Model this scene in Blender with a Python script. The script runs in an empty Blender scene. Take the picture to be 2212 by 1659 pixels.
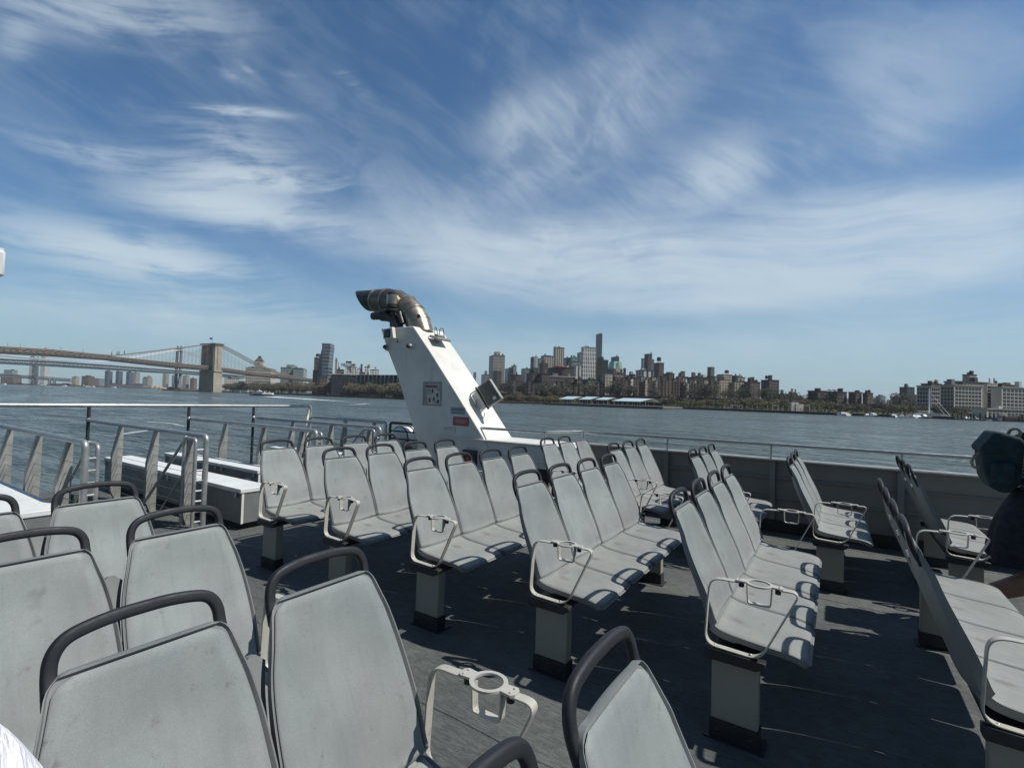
import bpy, math, random
from mathutils import Vector, Matrix
R = math.radians
sc = bpy.context.scene
# ------------------------------------------------------------------ camera
F_PX, CXO, HC = 1074.6, -11.3, 1.555            # focal length and centre in a 2212 px wide frame
YAW, PITCH, ROLL = .5862, .0286, .0304
cy_, sy_, cp_, sp_ = math.cos(YAW), math.sin(YAW), math.cos(PITCH), math.sin(PITCH)
FWD = Vector((-sy_*cp_, cy_*cp_, sp_)); _r = Vector((cy_, sy_, 0)); _u = _r.cross(FWD)
cr_, sr_ = math.cos(ROLL), math.sin(ROLL)
RIGHT = cr_*_r + sr_*_u; UP = -sr_*_r + cr_*_u
CAM = Vector((0, 0, HC))
cd = bpy.data.cameras.new("camera"); cam = bpy.data.objects.new("camera", cd); sc.collection.objects.link(cam)
cam.matrix_world = Matrix(((RIGHT.x, UP.x, -FWD.x, 0), (RIGHT.y, UP.y, -FWD.y, 0), (RIGHT.z, UP.z, -FWD.z, HC), (0, 0, 0, 1)))
cd.sensor_width = 36; cd.lens = 36*F_PX/2212; cd.shift_x = -CXO/2212; cd.clip_start = .05; cd.clip_end = 30000
sc.camera = cam
# ------------------------------------------------------------------ light
SUN = Vector((.69, .27, 1)).normalized()
SUN_EL = math.asin(SUN.z); SUN_AZ = math.atan2(SUN.x, SUN.y)
sc.view_settings.view_transform = 'Standard'; sc.view_settings.look = 'None'
sc.view_settings.exposure = .1; sc.view_settings.gamma = 1
ld = bpy.data.lights.new("sun", 'SUN'); ld.energy = 4.5; ld.angle = R(.5); ld.color = (1, .965, .9)
lo = bpy.data.objects.new("sun", ld); sc.collection.objects.link(lo)
lo.rotation_euler = SUN.to_track_quat('Z', 'Y').to_euler()

class NT:
    """small helper to write node trees"""
    def __init__(s, tree): s.t = tree; s.n = tree.nodes; s.l = tree.links
    def put(s, sock, v):
        if v is None: return
        if hasattr(v, 'is_linked') or hasattr(v, 'links'): s.l.new(v, sock)
        else:
            if isinstance(v, (tuple, list)) and len(v) == 3 and sock.type == 'RGBA': v = (*v, 1)
            sock.default_value = v
    def node(s, kind, ins=None, **kw):
        n = s.n.new(kind)
        for k, v in kw.items(): setattr(n, k, v)
        for k, v in (ins or {}).items(): s.put(n.inputs[k], v)
        return n
    def m(s, op, a, b=None, c=None, clamp=False):
        n = s.n.new('ShaderNodeMath'); n.operation = op; n.use_clamp = clamp
        s.put(n.inputs[0], a); s.put(n.inputs[1], b); s.put(n.inputs[2], c); return n.outputs[0]
    def mix(s, f, a, b, blend='MIX'):
        n = s.n.new('ShaderNodeMix'); n.data_type = 'RGBA'; n.blend_type = blend
        s.put(n.inputs[0], f); s.put(n.inputs[6], a); s.put(n.inputs[7], b); return n.outputs[2]
    def noise(s, vec, scale, detail=3, rough=.55, dist=0, out=0):
        n = s.n.new('ShaderNodeTexNoise'); s.put(n.inputs['Vector'], vec); s.put(n.inputs['Scale'], scale)
        n.inputs['Detail'].default_value = detail; n.inputs['Roughness'].default_value = rough
        n.inputs['Distortion'].default_value = dist; return n.outputs[out]
    def ramp(s, v, a, b, lo=0., hi=1., smooth=True):
        n = s.n.new('ShaderNodeMapRange'); n.clamp = True
        if smooth: n.interpolation_type = 'SMOOTHSTEP'
        s.put(n.inputs[0], v); s.put(n.inputs[1], a); s.put(n.inputs[2], b); s.put(n.inputs[3], lo); s.put(n.inputs[4], hi)
        return n.outputs[0]
    def xyz(s, x, y, z=0.):
        n = s.n.new('ShaderNodeCombineXYZ'); s.put(n.inputs[0], x); s.put(n.inputs[1], y); s.put(n.inputs[2], z); return n.outputs[0]
    def sep(s, v):
        n = s.n.new('ShaderNodeSeparateXYZ'); s.put(n.inputs[0], v); return n.outputs
    def mapv(s, v, scale=(1, 1, 1), rot=(0, 0, 0), loc=(0, 0, 0)):
        n = s.n.new('ShaderNodeMapping'); s.put(n.inputs[0], v)
        n.inputs['Scale'].default_value = scale; n.inputs['Rotation'].default_value = rot; n.inputs['Location'].default_value = loc
        return n.outputs[0]

# ------------------------------------------------------------------ sky: Nishita daylight with thin cirrus
world = bpy.data.worlds.new("World"); sc.world = world; world.use_nodes = True
W = NT(world.node_tree); W.n.clear()
SKY_STRENGTH = .085
sky = W.node('ShaderNodeTexSky', sky_type='NISHITA'); sky.sun_disc = False
sky.sun_elevation = SUN_EL; sky.sun_rotation = SUN_AZ; sky.altitude = 0
sky.air_density = 1.0; sky.dust_density = .6; sky.ozone_density = 2.2
gen = W.node('ShaderNodeTexCoord').outputs['Generated']
dx, dy, dz = W.sep(gen)
RTD = 57.29578
az = W.m('MULTIPLY', W.m('ARCTAN2', dx, dy), RTD)      # degrees clockwise from +Y
el = W.m('MULTIPLY', W.m('ARCSINE', dz), RTD)
def cloud_field(rot, sx, sy, seed, detail=6, warp=1.9, fine=.42):
    v = W.xyz(az, el, seed)
    w1 = W.noise(v, .045, 2, .5, out=1)
    w1 = W.node('ShaderNodeVectorMath', {0: w1, 1: (.5, .5, .5)}, operation='SUBTRACT').outputs[0]
    w1 = W.node('ShaderNodeVectorMath', {0: w1, 'Scale': warp*3}, operation='SCALE').outputs[0]
    v = W.node('ShaderNodeVectorMath', {0: v, 1: w1}, operation='ADD').outputs[0]
    v = W.mapv(v, rot=(0, 0, R(rot)))
    a = W.noise(W.mapv(v, scale=(sx, sy, 1)), 1, detail, .55)
    b = W.noise(W.mapv(v, scale=(sx*1.6, sy*5.0, 1), loc=(5, 3, 1)), 1, 5, .62)
    return W.m('ADD', W.m('MULTIPLY', a, 1-fine), W.m('MULTIPLY', b, fine))
def blob(a0, e0, ra, re, rot, amp, soft=1.0):
    """soft elliptical patch of sky, degrees"""
    ca, sa = math.cos(R(rot)), math.sin(R(rot))
    da, de = W.m('SUBTRACT', az, a0), W.m('SUBTRACT', el, e0)
    p = W.m('ADD', W.m('MULTIPLY', da, ca/ra), W.m('MULTIPLY', de, sa/ra))
    q = W.m('ADD', W.m('MULTIPLY', da, -sa/re), W.m('MULTIPLY', de, ca/re))
    r2 = W.m('ADD', W.m('MULTIPLY', p, p), W.m('MULTIPLY', q, q))
    g = W.m('POWER', 2.71828, W.m('MULTIPLY', r2, -1.0))
    return W.m('MULTIPLY', g, amp)
def total(lst):
    s = lst[0]
    for x in lst[1:]: s = W.m('ADD', s, x)
    return s
CLOUDS = []
SKY_TINT = (.60, .90, 1.08, 1); CLOUD_COL = (7.2, 8.3, 9.0, 1); HORIZON_COL = (4.3, 5.9, 6.8, 1); HAZE = .00006
LEFT_BANK = [(-73.45, 30.38, 8.98, 1.97, 15.56, 0.55), (-79.46, 25.97, 0.96, 1.72, -34.14, 0.3), (-62.75, 28.86, 1.42, 0.37, -7.86, 0.6), (-61.73, 29.53, 1.37, 0.26, -24.09, 0.5), (-56.83, 29.54, 1.86, 0.7, -16.78, 0.45), (-63.04, 26.36, 3.76, 0.43, 7.65, 0.95), (-63.33, 23.74, 5.29, 1.59, -0.73, 0.45), (-61.31, 20.91, 8.49, 1.29, 4.74, 0.85), (-65.25, 17.55, 6.35, 1.46, 2.85, 0.8), (-59.44, 18.02, 8.84, 1.83, -6.67, 0.45), (-71.9, 12.03, 8.28, 1.97, -0.93, 0.85), (-68.57, 11.39, 7.09, 1.29, -1.78, 0.4), (-74.65, 19.46, 4.29, 0.95, 1.33, 0.3), (-52.4, 31.35, 1.85, 0.64, -25.45, 0.35), (-66.75, 7.53, 14.36, 1.78, 1.52, 0.5)]
FAN_BANK = [(-27.3, 31.6, 10.07, 2.7, 20.46, 0.42), (-32.83, 28.11, 4.13, 2.49, -19.05, 0.35), (-23.48, 28.39, 10.85, 3.34, 26.67, 0.38), (-13.31, 22.43, 9.18, 2.8, 14.02, 0.62), (-10.09, 23.77, 3.54, 2.46, -30.53, 0.3), (4.17, 24.16, 9.37, 2.76, 14.99, 0.22), (4.97, 29.29, 8.12, 3.27, -1.77, 0.25), (-33.98, 22.73, 10.76, 2.91, 21.73, 0.25), (-41.9, 19.72, 8.38, 3.52, -24.64, 0.25), (4.8, 25.77, 4.56, 2.9, -69.31, 0.15)]
BAND_BANK = [(-28.39, 15.81, 23.81, 2.77, -3.7, 0.62), (-13.15, 14.64, 17.62, 2.88, -5.03, 0.95), (2.47, 16.66, 12.91, 2.46, -7.03, 0.9), (5.86, 12.93, 8.59, 2.42, -0.26, 1.0), (-13.08, 10.79, 13.24, 1.27, -0.91, 0.75), (-36.36, 13.6, 10.23, 2.06, -8.48, 0.6), (5.83, 18.19, 8.71, 1.55, -7.86, 0.45), (-70.3, 6.24, 13.25, 1.28, 1.19, 0.4), (-25.79, 17.78, 12.4, 2.46, -4.75, 0.6), (-3.04, 6.85, 19.89, 2.29, 2.16, 0.35), (-33.39, 4.55, 45.8, 3.2, 0.9, 0.35)]
sA = W.ramp(cloud_field(-9, .06, .24, 3.1), .39, .60, .12, 1.25)
sB = W.ramp(cloud_field(38, .055, .13, 7.7, fine=.30), .38, .64, .30, 1.15)
sC = W.ramp(cloud_field(3, .04, .20, 12.3), .34, .62, .45, 1.05)
cA = W.m('MULTIPLY', W.m('MINIMUM', total([blob(*b) for b in LEFT_BANK]), 1.0), sA)
cB = W.m('MULTIPLY', W.m('MINIMUM', total([blob(*b) for b in FAN_BANK]), .8), sB)
cC = W.m('MULTIPLY', W.m('MINIMUM', total([blob(*b) for b in BAND_BANK]), 1.05), sC)
veil = W.m('MULTIPLY', W.ramp(cloud_field(20, .03, .08, 21.0, 4), .42, .72), .16)
cov = W.m('ADD', W.m('ADD', cA, cB), W.m('ADD', cC, veil), clamp=False)
cov = W.m('SUBTRACT', 1.0, W.m('POWER', 2.71828, W.m('MULTIPLY', cov, -1.15)))
base = W.mix(1.0, sky.outputs[0], SKY_TINT, 'MULTIPLY')
col = W.mix(cov, base, CLOUD_COL)
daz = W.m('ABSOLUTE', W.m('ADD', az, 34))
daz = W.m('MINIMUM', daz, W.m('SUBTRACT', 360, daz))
seen = W.ramp(daz, 62, 120, 1.0, .12)          # sky outside the view is darkened to cut fill light on shaded faces
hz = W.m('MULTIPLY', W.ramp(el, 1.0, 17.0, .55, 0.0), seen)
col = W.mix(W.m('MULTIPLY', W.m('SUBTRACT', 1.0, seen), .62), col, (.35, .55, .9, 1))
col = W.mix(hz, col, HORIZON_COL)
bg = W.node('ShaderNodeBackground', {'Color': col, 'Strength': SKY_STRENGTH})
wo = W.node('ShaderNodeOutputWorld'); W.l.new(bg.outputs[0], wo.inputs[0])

# ------------------------------------------------------------------ helpers
def px(x, y, depth):
    """point that the pixel (x, y) of the 3278 px photograph shows at this depth"""
    X, Y = x/1.482, y/1.482
    return CAM + (RIGHT*((X-1106-CXO)/F_PX) + UP*((829.5-Y)/F_PX) + FWD)*depth
def horizon(x):
    X = x/1.482 - 1106 - CXO
    return (829.5 + (RIGHT.z*X + FWD.z*F_PX)/UP.z)*1.482
def tag(o, label=None, cat=None, group=None, kind=None):
    if label: o['label'] = label
    if cat: o['category'] = cat
    if group: o['group'] = group
    if kind: o['kind'] = kind
    return o
def empty(name, loc=(0, 0, 0), rz=0, parent=None):
    o = bpy.data.objects.new(name, None); sc.collection.objects.link(o)
    o.location = loc; o.rotation_euler.z = rz; o.empty_display_size = .1
    if parent: o.parent = parent
    return o
def kids(o): return [c for c in bpy.data.objects if c.parent == o]
CH = {}
def copy_tree(o, parent=None):
    c = o.copy(); sc.collection.objects.link(c); c.parent = parent
    CH[c.name] = []
    for ch in CH.get(o.name, []):
        n = copy_tree(ch, c); CH[c.name].append(n)
    return c
class MB:
    def __init__(s): s.v = []; s.f = []; s.uv = {}
    def add(s, vs, fs):
        n = len(s.v); s.v += [tuple(p) for p in vs]; s.f += [tuple(i+n for i in f) for f in fs]; return s
    def box(s, x0, x1, y0, y1, z0, z1, M=None):
        vs = [Vector((x, y, z)) for z in (z0, z1) for x, y in ((x0, y0), (x1, y0), (x1, y1), (x0, y1))]
        if M is not None: vs = [M @ p for p in vs]
        return s.add(vs, [(3, 2, 1, 0), (4, 5, 6, 7), (0, 1, 5, 4), (1, 2, 6, 5), (2, 3, 7, 6), (3, 0, 4, 7)])
    def prism(s, poly, d0, d1, axis='y', M=None):
        """poly of 2D points pushed along an axis"""
        def P(a, b, d): return {'y': (a, d, b), 'x': (d, a, b), 'z': (a, b, d)}[axis]
        n = len(poly); vs = [Vector(P(a, b, d0)) for a, b in poly] + [Vector(P(a, b, d1)) for a, b in poly]
        if M is not None: vs = [M @ p for p in vs]
        fs = [tuple(range(n)), tuple(range(2*n-1, n-1, -1))] + [(i, n+i, n+(i+1) % n, (i+1) % n) for i in range(n)]
        return s.add(vs, fs)
    def sweep(s, path, sec, up=None, closed=False, scales=None):
        """sec: 2D outline (a, b); b follows `up` when given, else parallel transport"""
        path = [Vector(p) for p in path]; n = len(path); m = len(sec); vs = []; ref = None
        for i, p in enumerate(path):
            if closed: t = path[(i+1) % n] - path[i-1]
            else: t = path[min(i+1, n-1)] - path[max(i-1, 0)]
            t.normalize()
            if up is not None:
                b = Vector(up); a = t.cross(b).normalized(); b = a.cross(t).normalized()
            else:
                if ref is None:
                    ref = Vector((0, 0, 1)) if abs(t.z) < .9 else Vector((1, 0, 0))
                a = t.cross(ref).normalized(); b = a.cross(t).normalized(); ref = b
            k = scales[i] if scales else 1
            vs += [p + a*(q[0]*k) + b*(q[1]*k) for q in sec]
        fs = []
        for i in range(n if closed else n-1):
            j = (i+1) % n
            for k in range(m):
                l = (k+1) % m; fs.append((i*m+k, i*m+l, j*m+l, j*m+k))
        if not closed: fs += [tuple(range(m-1, -1, -1)), tuple((n-1)*m+k for k in range(m))]
        return s.add(vs, fs)
    def tube(s, path, r, n=8, closed=False, scales=None):
        sec = [(r*math.cos(2*math.pi*k/n), r*math.sin(2*math.pi*k/n)) for k in range(n)]
        return s.sweep(path, sec, closed=closed, scales=scales)
    def cyl(s, p, q, r, n=10, r2=None):
        return s.tube([p, q], r, n, scales=[1, (r2 if r2 is not None else r)/r])
    def ell(s, c, r, nu=12, nv=8):
        c = Vector(c); r = (r, r, r) if isinstance(r, (int, float)) else r; vs = []; fs = []
        for j in range(nv+1):
            t = math.pi*j/nv
            for i in range(nu):
                a = 2*math.pi*i/nu
                vs.append((c.x+r[0]*math.sin(t)*math.cos(a), c.y+r[1]*math.sin(t)*math.sin(a), c.z+r[2]*math.cos(t)))
        for j in range(nv):
            for i in range(nu):
                k = (i+1) % nu; fs.append((j*nu+i, (j+1)*nu+i, (j+1)*nu+k, j*nu+k))
        return s.add(vs, fs)
    def build(s, name, mat, parent=None, smooth=False, bevel=0, seg=2, loc=None, weld=False):
        me = bpy.data.meshes.new(name); me.from_pydata(s.v, [], s.f)
        if weld or smooth or bevel:
            pass
        me.validate(); me.update()
        import bmesh
        bm = bmesh.new(); bm.from_mesh(me)
        if weld: bmesh.ops.remove_doubles(bm, verts=bm.verts, dist=1e-5)
        bmesh.ops.recalc_face_normals(bm, faces=bm.faces); bm.to_mesh(me); bm.free()
        me.materials.append(mat)
        if smooth:
            me.polygons.foreach_set('use_smooth', [True]*len(me.polygons))
        o = bpy.data.objects.new(name, me); sc.collection.objects.link(o)
        if smooth == 'angle':
            try: me.set_sharp_from_angle(angle=R(38))
            except Exception: pass
        if bevel:
            b = o.modifiers.new('bevel', 'BEVEL'); b.width = bevel; b.segments = seg; b.limit_method = 'ANGLE'; b.angle_limit = R(40)
            me.polygons.foreach_set('use_smooth', [True]*len(me.polygons))
            try: me.set_sharp_from_angle(angle=R(38))
            except Exception: pass
        if parent is not None:
            o.parent = parent; CH.setdefault(parent.name, []).append(o)
        if loc: o.location = loc
        return o
def arc(pts, rad, n=5):
    """polyline with rounded corners"""
    pts = [Vector(p) for p in pts]; out = [pts[0]]
    for i in range(1, len(pts)-1):
        a, b, c = pts[i-1], pts[i], pts[i+1]
        r_ = min(rad, (a-b).length*.49, (c-b).length*.49)
        p, q = b+(a-b).normalized()*r_, b+(c-b).normalized()*r_
        for k in range(n+1):
            t = k/n; out.append((1-t)**2*p + 2*t*(1-t)*b + t*t*q)
    return out + [pts[-1]]
def loop_arc(pts, rad, n=5):
    pts = [Vector(p) for p in pts]; m = len(pts); out = []
    for i in range(m):
        a, b, c = pts[i-1], pts[i], pts[(i+1) % m]
        r_ = min(rad, (a-b).length*.49, (c-b).length*.49)
        p, q = b+(a-b).normalized()*r_, b+(c-b).normalized()*r_
        for k in range(n+1):
            t = k/n; out.append((1-t)**2*p + 2*t*(1-t)*b + t*t*q)
    return out

# ------------------------------------------------------------------ materials
def newmat(name):
    m = bpy.data.materials.new(name); m.use_nodes = True; t = NT(m.node_tree); t.n.clear()
    out = t.node('ShaderNodeOutputMaterial'); b = t.node('ShaderNodeBsdfPrincipled'); t.l.new(b.outputs[0], out.inputs[0])
    return m, t, b
def bump(t, b, h, strength=.3, dist=.01):
    n = t.node('ShaderNodeBump', {'Height': h, 'Strength': strength, 'Distance': dist}); t.l.new(n.outputs[0], b.inputs['Normal'])
def obj_coord(t, rnd=True):
    c = t.node('ShaderNodeTexCoord').outputs['Object']
    if not rnd: return c
    r = t.node('ShaderNodeObjectInfo').outputs['Random']
    off = t.m('MULTIPLY', r, 37.0)
    return t.node('ShaderNodeVectorMath', {0: c, 1: t.xyz(off, off, off)}, operation='ADD').outputs[0]
def paint(name, col, rough=.5, metal=0, var=.12, scale=6, grime=.25, grime_col=(.12, .11, .10), bmp=.05, bdist=.002, streak=False, coat=0):
    m, t, b = newmat(name); c = obj_coord(t)
    n1 = t.noise(c, scale, 4, .6)
    v = t.ramp(n1, .3, .7, 1-var, 1+var, False)
    k = t.mix(1.0, (*col, 1), t.xyz(v, v, v), 'MULTIPLY')
    cs = t.mapv(c, scale=(1, 1, .12)) if streak else c
    g = t.ramp(t.noise(cs, scale*1.9, 5, .68, .4), .56, .78, 0, grime)
    k = t.mix(g, k, (*grime_col, 1))
    t.l.new(k, b.inputs['Base Color'])
    b.inputs['Metallic'].default_value = metal
    rr = t.ramp(t.noise(c, scale*3, 3), .3, .7, max(.05, rough-.1), min(1, rough+.12), False); t.l.new(rr, b.inputs['Roughness'])
    if coat: b.inputs['Coat Weight'].default_value = coat
    if bmp: bump(t, b, t.noise(c, scale*22, 3), bmp, bdist)
    return m
M = {}
def seat_mat(name, col, stain):
    m, t, b = newmat(name); c = obj_coord(t); raw = t.node('ShaderNodeTexCoord').outputs['Object']
    n1 = t.noise(c, 5, 4, .6); v = t.m('MULTIPLY', t.ramp(n1, .3, .7, .86, 1.12, False), t.ramp(t.node('ShaderNodeObjectInfo').outputs['Random'], 0, 1, .90, 1.08, False))
    k = t.mix(1.0, (*col, 1), t.xyz(v, v, v), 'MULTIPLY')
    tone = t.ramp(t.noise(c, 2.6, 2), .35, .65, 0, .3)
    k = t.mix(tone, k, (col[0]*1.04, col[1]*.97, col[2]*.93, 1))
    # speckled grain and vertical weather streaks
    sp = t.ramp(t.noise(c, 420, 2, .6), .35, .65, .9, 1.1, False)
    k = t.mix(1.0, k, t.xyz(sp, sp, sp), 'MULTIPLY')
    stx = t.ramp(t.noise(t.mapv(c, scale=(3, 30, 3)), 1, 4, .65), .48, .76, 0, .28)
    k = t.mix(stx, k, (col[0]*.62, col[1]*.64, col[2]*.66, 1))
    sc_ = t.ramp(t.noise(t.mapv(c, scale=(26, 90, 16)), 1, 3, .7, 1.2), .66, .74, 0, .28)
    k = t.mix(sc_, k, (col[0]*1.5, col[1]*1.5, col[2]*1.5, 1))
    sm = t.ramp(t.noise(t.mapv(c, scale=(5, 5, 5)), 1, 3, .5, .8), .64, .76, 0, .4); k = t.mix(sm, k, (.11, .115, .12, 1))
    gr = t.ramp(t.noise(c, 17, 5, .74), .585, .74, 0, .6)
    k = t.mix(gr, k, (.10, .10, .10, 1))
    if stain:   # worn dark patch where people sit
        x, y, z = t.sep(raw)
        off = t.m('MULTIPLY', t.m('SUBTRACT', t.node('ShaderNodeObjectInfo').outputs['Random'], .5), .12)
        ddx = t.m('DIVIDE', t.m('SUBTRACT', t.m('SUBTRACT', x, .315), t.m('MULTIPLY', off, .4)), .045); ddy = t.m('DIVIDE', t.m('SUBTRACT', y, off), .035)
        d = t.m('ADD', t.m('MULTIPLY', ddx, ddx), t.m('MULTIPLY', ddy, ddy))
        d = t.m('ADD', d, t.m('MULTIPLY', t.noise(c, 38, 4, .7), 2.4))
        k = t.mix(t.ramp(d, 2.4, .7, 0, .62), k, (.12, .09, .07, 1))
        fr = t.ramp(t.noise(c, 8, 3), .45, .7, 0, .35); k = t.mix(fr, k, (col[0]*1.1, col[1]*1.02, col[2]*.92, 1))
    t.l.new(k, b.inputs['Base Color']); b.inputs['Roughness'].default_value = .62
    b.inputs['Specular IOR Level'].default_value = .35
    h = t.m('ADD', t.m('MULTIPLY', t.noise(c, 300, 2), .5), t.noise(c, 30, 3))
    bump(t, b, h, .12, .0015)
    return m
M['seat'] = seat_mat('seat_plastic', (.222, .243, .242), False)
M['pan'] = seat_mat('seat_pan_plastic', (.232, .246, .238), True)
M['shell'] = paint('seat_shell_plastic', (.18, .194, .192), .6, var=.1, scale=5, grime=.4, grime_col=(.1, .1, .1))
M['handle'] = paint('dark_handle_plastic', (.010, .012, .016), .62, var=.25, scale=9, grime=.3, grime_col=(.035, .035, .035), bmp=.08)
M['beige'] = paint('beige_paint', (.30, .285, .235), .55, var=.06, scale=3, grime=.18, grime_col=(.2, .18, .14))
M['darkmetal'] = paint('dark_steel', (.035, .038, .04), .5, .3, var=.2, scale=8, grime=.3, grime_col=(.12, .08, .05))
M['arm'] = paint('chipped_armrest_paint', (.43, .415, .365), .42, var=.08, scale=14, grime=.75, grime_col=(.16, .13, .10), bmp=.12)
M['ring'] = paint('cup_ring_plastic', (.42, .41, .37), .5, var=.08, scale=12, grime=.25)
M['steel'] = paint('brushed_stainless', (.40, .41, .405), .40, .65, var=.15, scale=9, grime=.35, grime_col=(.18, .17, .15))
M['zinc'] = paint('dull_galvanised', (.30, .30, .28), .55, .35, var=.2, scale=7, grime=.4, grime_col=(.16, .14, .11), streak=True)
M['wire'] = paint('stainless_cable', (.17, .18, .18), .6, .5, var=.05, bmp=0)
M['white'] = paint('white_deck_paint', (.66, .65, .60), .5, var=.1, scale=1.7, grime=.45, grime_col=(.36, .33, .26), streak=True, bmp=.04)
M['whitebox'] = paint('white_gritty_lid', (.62, .64, .63), .7, var=.08, scale=4, grime=.25, grime_col=(.35, .34, .31), bmp=.2)
M['boxside'] = paint('grey_box_side', (.17, .18, .18), .5, .2, var=.15, scale=5, grime=.4, grime_col=(.3, .27, .2), streak=True)
M['wallgrey'] = paint('bulwark_paint', (.20, .195, .17), .6, var=.08, scale=1.6, grime=.3, grime_col=(.14, .12, .09), streak=True)
M['black'] = paint('black_rubber', (.015, .016, .018), .6, var=.2, scale=8)
M['glassdark'] = paint('dark_glass', (.02, .03, .035), .08, var=.1, bmp=0, grime=0)

def deck_mat():
    m, t, b = newmat('nonskid_deck'); c = t.node('ShaderNodeTexCoord').outputs['Object']
    n1 = t.noise(c, 1.3, 4, .6); n2 = t.noise(c, 9, 4, .65)
    v = t.m('ADD', t.ramp(n1, .3, .7, -.25, .25, False), t.ramp(n2, .3, .7, .85, 1.2, False))
    k = t.mix(1.0, (.088, .096, .091, 1), t.xyz(v, v, v), 'MULTIPLY')
    dirt = t.ramp(t.noise(c, 3.2, 5, .7, .5), .60, .74, 0, .4); k = t.mix(dirt, k, (.045, .040, .033, 1))
    st2 = t.ramp(t.noise(c, 1.1, 6, .75, 1.5), .62, .66, 0, .38); k = t.mix(st2, k, (.135, .13, .115, 1))
    rust = t.ramp(t.noise(t.mapv(c, loc=(4, 7, 0)), 6, 4, .7, .8), .70, .76, 0, .6); k = t.mix(rust, k, (.055, .042, .03, 1))
    sp = t.ramp(t.noise(c, 55, 3, .7), .62, .72, 0, .35); k = t.mix(sp, k, (.13, .13, .12, 1))
    ridge = t.noise(t.mapv(c, rot=(0, 0, R(3)), scale=(14, 66, 14)), 1, 5, .74, .9)
    rk = t.ramp(ridge, .36, .47, .72, 1.04, False); k = t.mix(1.0, k, t.xyz(rk, rk, rk), 'MULTIPLY')
    t.l.new(k, b.inputs['Base Color']); b.inputs['Roughness'].default_value = .75
    h = t.m('ADD', t.ramp(ridge, .36, .56, 0, 1), t.m('MULTIPLY', t.noise(c, 130, 3, .7), .5))
    bump(t, b, h, .7, .004); return m
M['deck'] = deck_mat()

# ------------------------------------------------------------------ boat deck
D_AFT = -9.5
dk = MB()
# the deck, with two stair openings left free; the deck runs on behind the camera
holes = [(-9.0, -6.25, 1.86, 2.62), (-9.0, -6.25, 4.4, 5.2)]
ys = sorted({-5.5, 7.1, *[h[2] for h in holes], *[h[3] for h in holes]})
for i in range(len(ys)-1):
    y0, y1 = ys[i], ys[i+1]; hit = [h for h in holes if abs(h[2]-y0) < 1e-6]
    spans = [(D_AFT, 9.0)] if not hit else [(D_AFT, hit[0][0]), (hit[0][1], 9.0)]
    for x0, x1 in spans: dk.box(x0, x1, y0, y1, -.12, 0)
tag(dk.build('deck', M['deck']), kind='structure')
for i_, (sx0, sx1, sy) in enumerate(((-5.4, 9, 1.93), (-5.4, 9, 4.86), (-3.1, 9, 6.72))):      # sealed seams in the deck coating
    w_ = MB(); w_.sweep([(sx0+(sx1-sx0)*k/60, sy+.006*math.sin(k*1.7+i_)+.004*math.sin(k*4.1), .0015) for k in range(61)], [(-.007, -.001), (.007, -.001), (.004, .003), (-.004, .003)], up=(0, 0, 1)); so_ = w_.build('deck_seam', M['deck']); tag(so_, ('raised seam in the deck coating through the near aisle', 'raised seam in the deck coating through the far aisle', 'raised seam in the deck coating beside the bulwark')[i_], 'seam', kind='structure')
hb = MB()
hb.box(-9.3, 9, 7.104, 7.13, -3.2, -.0); hb.box(-9.45, 9, -5.3, 7.1, -2.75, -2.6); hb.box(-9.3, -9.2, -5.3, 7.1, -4.3, -2.75)
tag(hb.build('hull', M['white']), 'white hull of the boat under the upper deck', 'hull', kind='structure')
for k, h in enumerate(holes):
    st = empty('stairway', (0, 0, 0)); tag(st, ('dark open stairwell between the ladder rails nearest the left edge', 'dark open stairwell between the far pair of ladder rails')[k], 'stairs', 'stairwells leading down from the deck')
    for i in range(9):
        x = h[1]-.08-i*.26
        MB().box(x-.24, x, h[2]+.02, h[3]-.02, -.14-(i+1)*.2, -.10-(i+1)*.2).build('tread', M['zinc'], st)
    for y in (h[2], h[3]):
        MB().prism([(h[1], -.13), (h[1], -.4), (h[1]-2.5, -2.4), (h[1]-2.5, -2.1)], y-.012, y+.012).build('stringer', M['zinc'], st)

# ------------------------------------------------------------------ seats
def catmull(pts, n):
    out = []
    P = [pts[0]] + list(pts) + [pts[-1]]
    for i in range(1, len(P)-2):
        for k in range(n):
            t = k/n; a, b, c, d = P[i-1], P[i], P[i+1], P[i+2]
            out.append(tuple(.5*((2*b[j])+(-a[j]+c[j])*t+(2*a[j]-5*b[j]+4*c[j]-d[j])*t*t+(-a[j]+3*b[j]-3*c[j]+d[j])*t**3) for j in range(len(a))))
    out.append(tuple(pts[-1])); return out
PROF = [(.030, 1.012, .173), (.034, .99, .176), (.046, .945, .187), (.062, .885, .203), (.084, .828, .215), (.108, .775, .222), (.134, .72, .226), (.158, .67, .228),
        (.180, .62, .228), (.197, .575, .228), (.209, .54, .228), (.222, .513, .228), (.240, .494, .228), (.268, .481, .228), (.31, .473, .228), (.36, .468, .228), (.42, .463, .228),
        (.48, .459, .228), (.54, .455, .227), (.59, .449, .226), (.618, .440, .224), (.634, .425, .221)]
PR = catmull(PROF, 3); NP = len(PR)
def prof_normal(i):
    a, b = PR[max(i-1, 0)], PR[min(i+1, NP-1)]
    tx, tz = b[0]-a[0], b[1]-a[1]; l = math.hypot(tx, tz); return (-tz/l, tx/l)   # faces the sitter
S_ = [0]
for i in range(1, NP): S_.append(S_[-1]+math.hypot(PR[i][0]-PR[i-1][0], PR[i][1]-PR[i-1][1]))
LEN = S_[-1]; CR_I = min(range(NP), key=lambda i: abs(PR[i][0]-.232))
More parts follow.
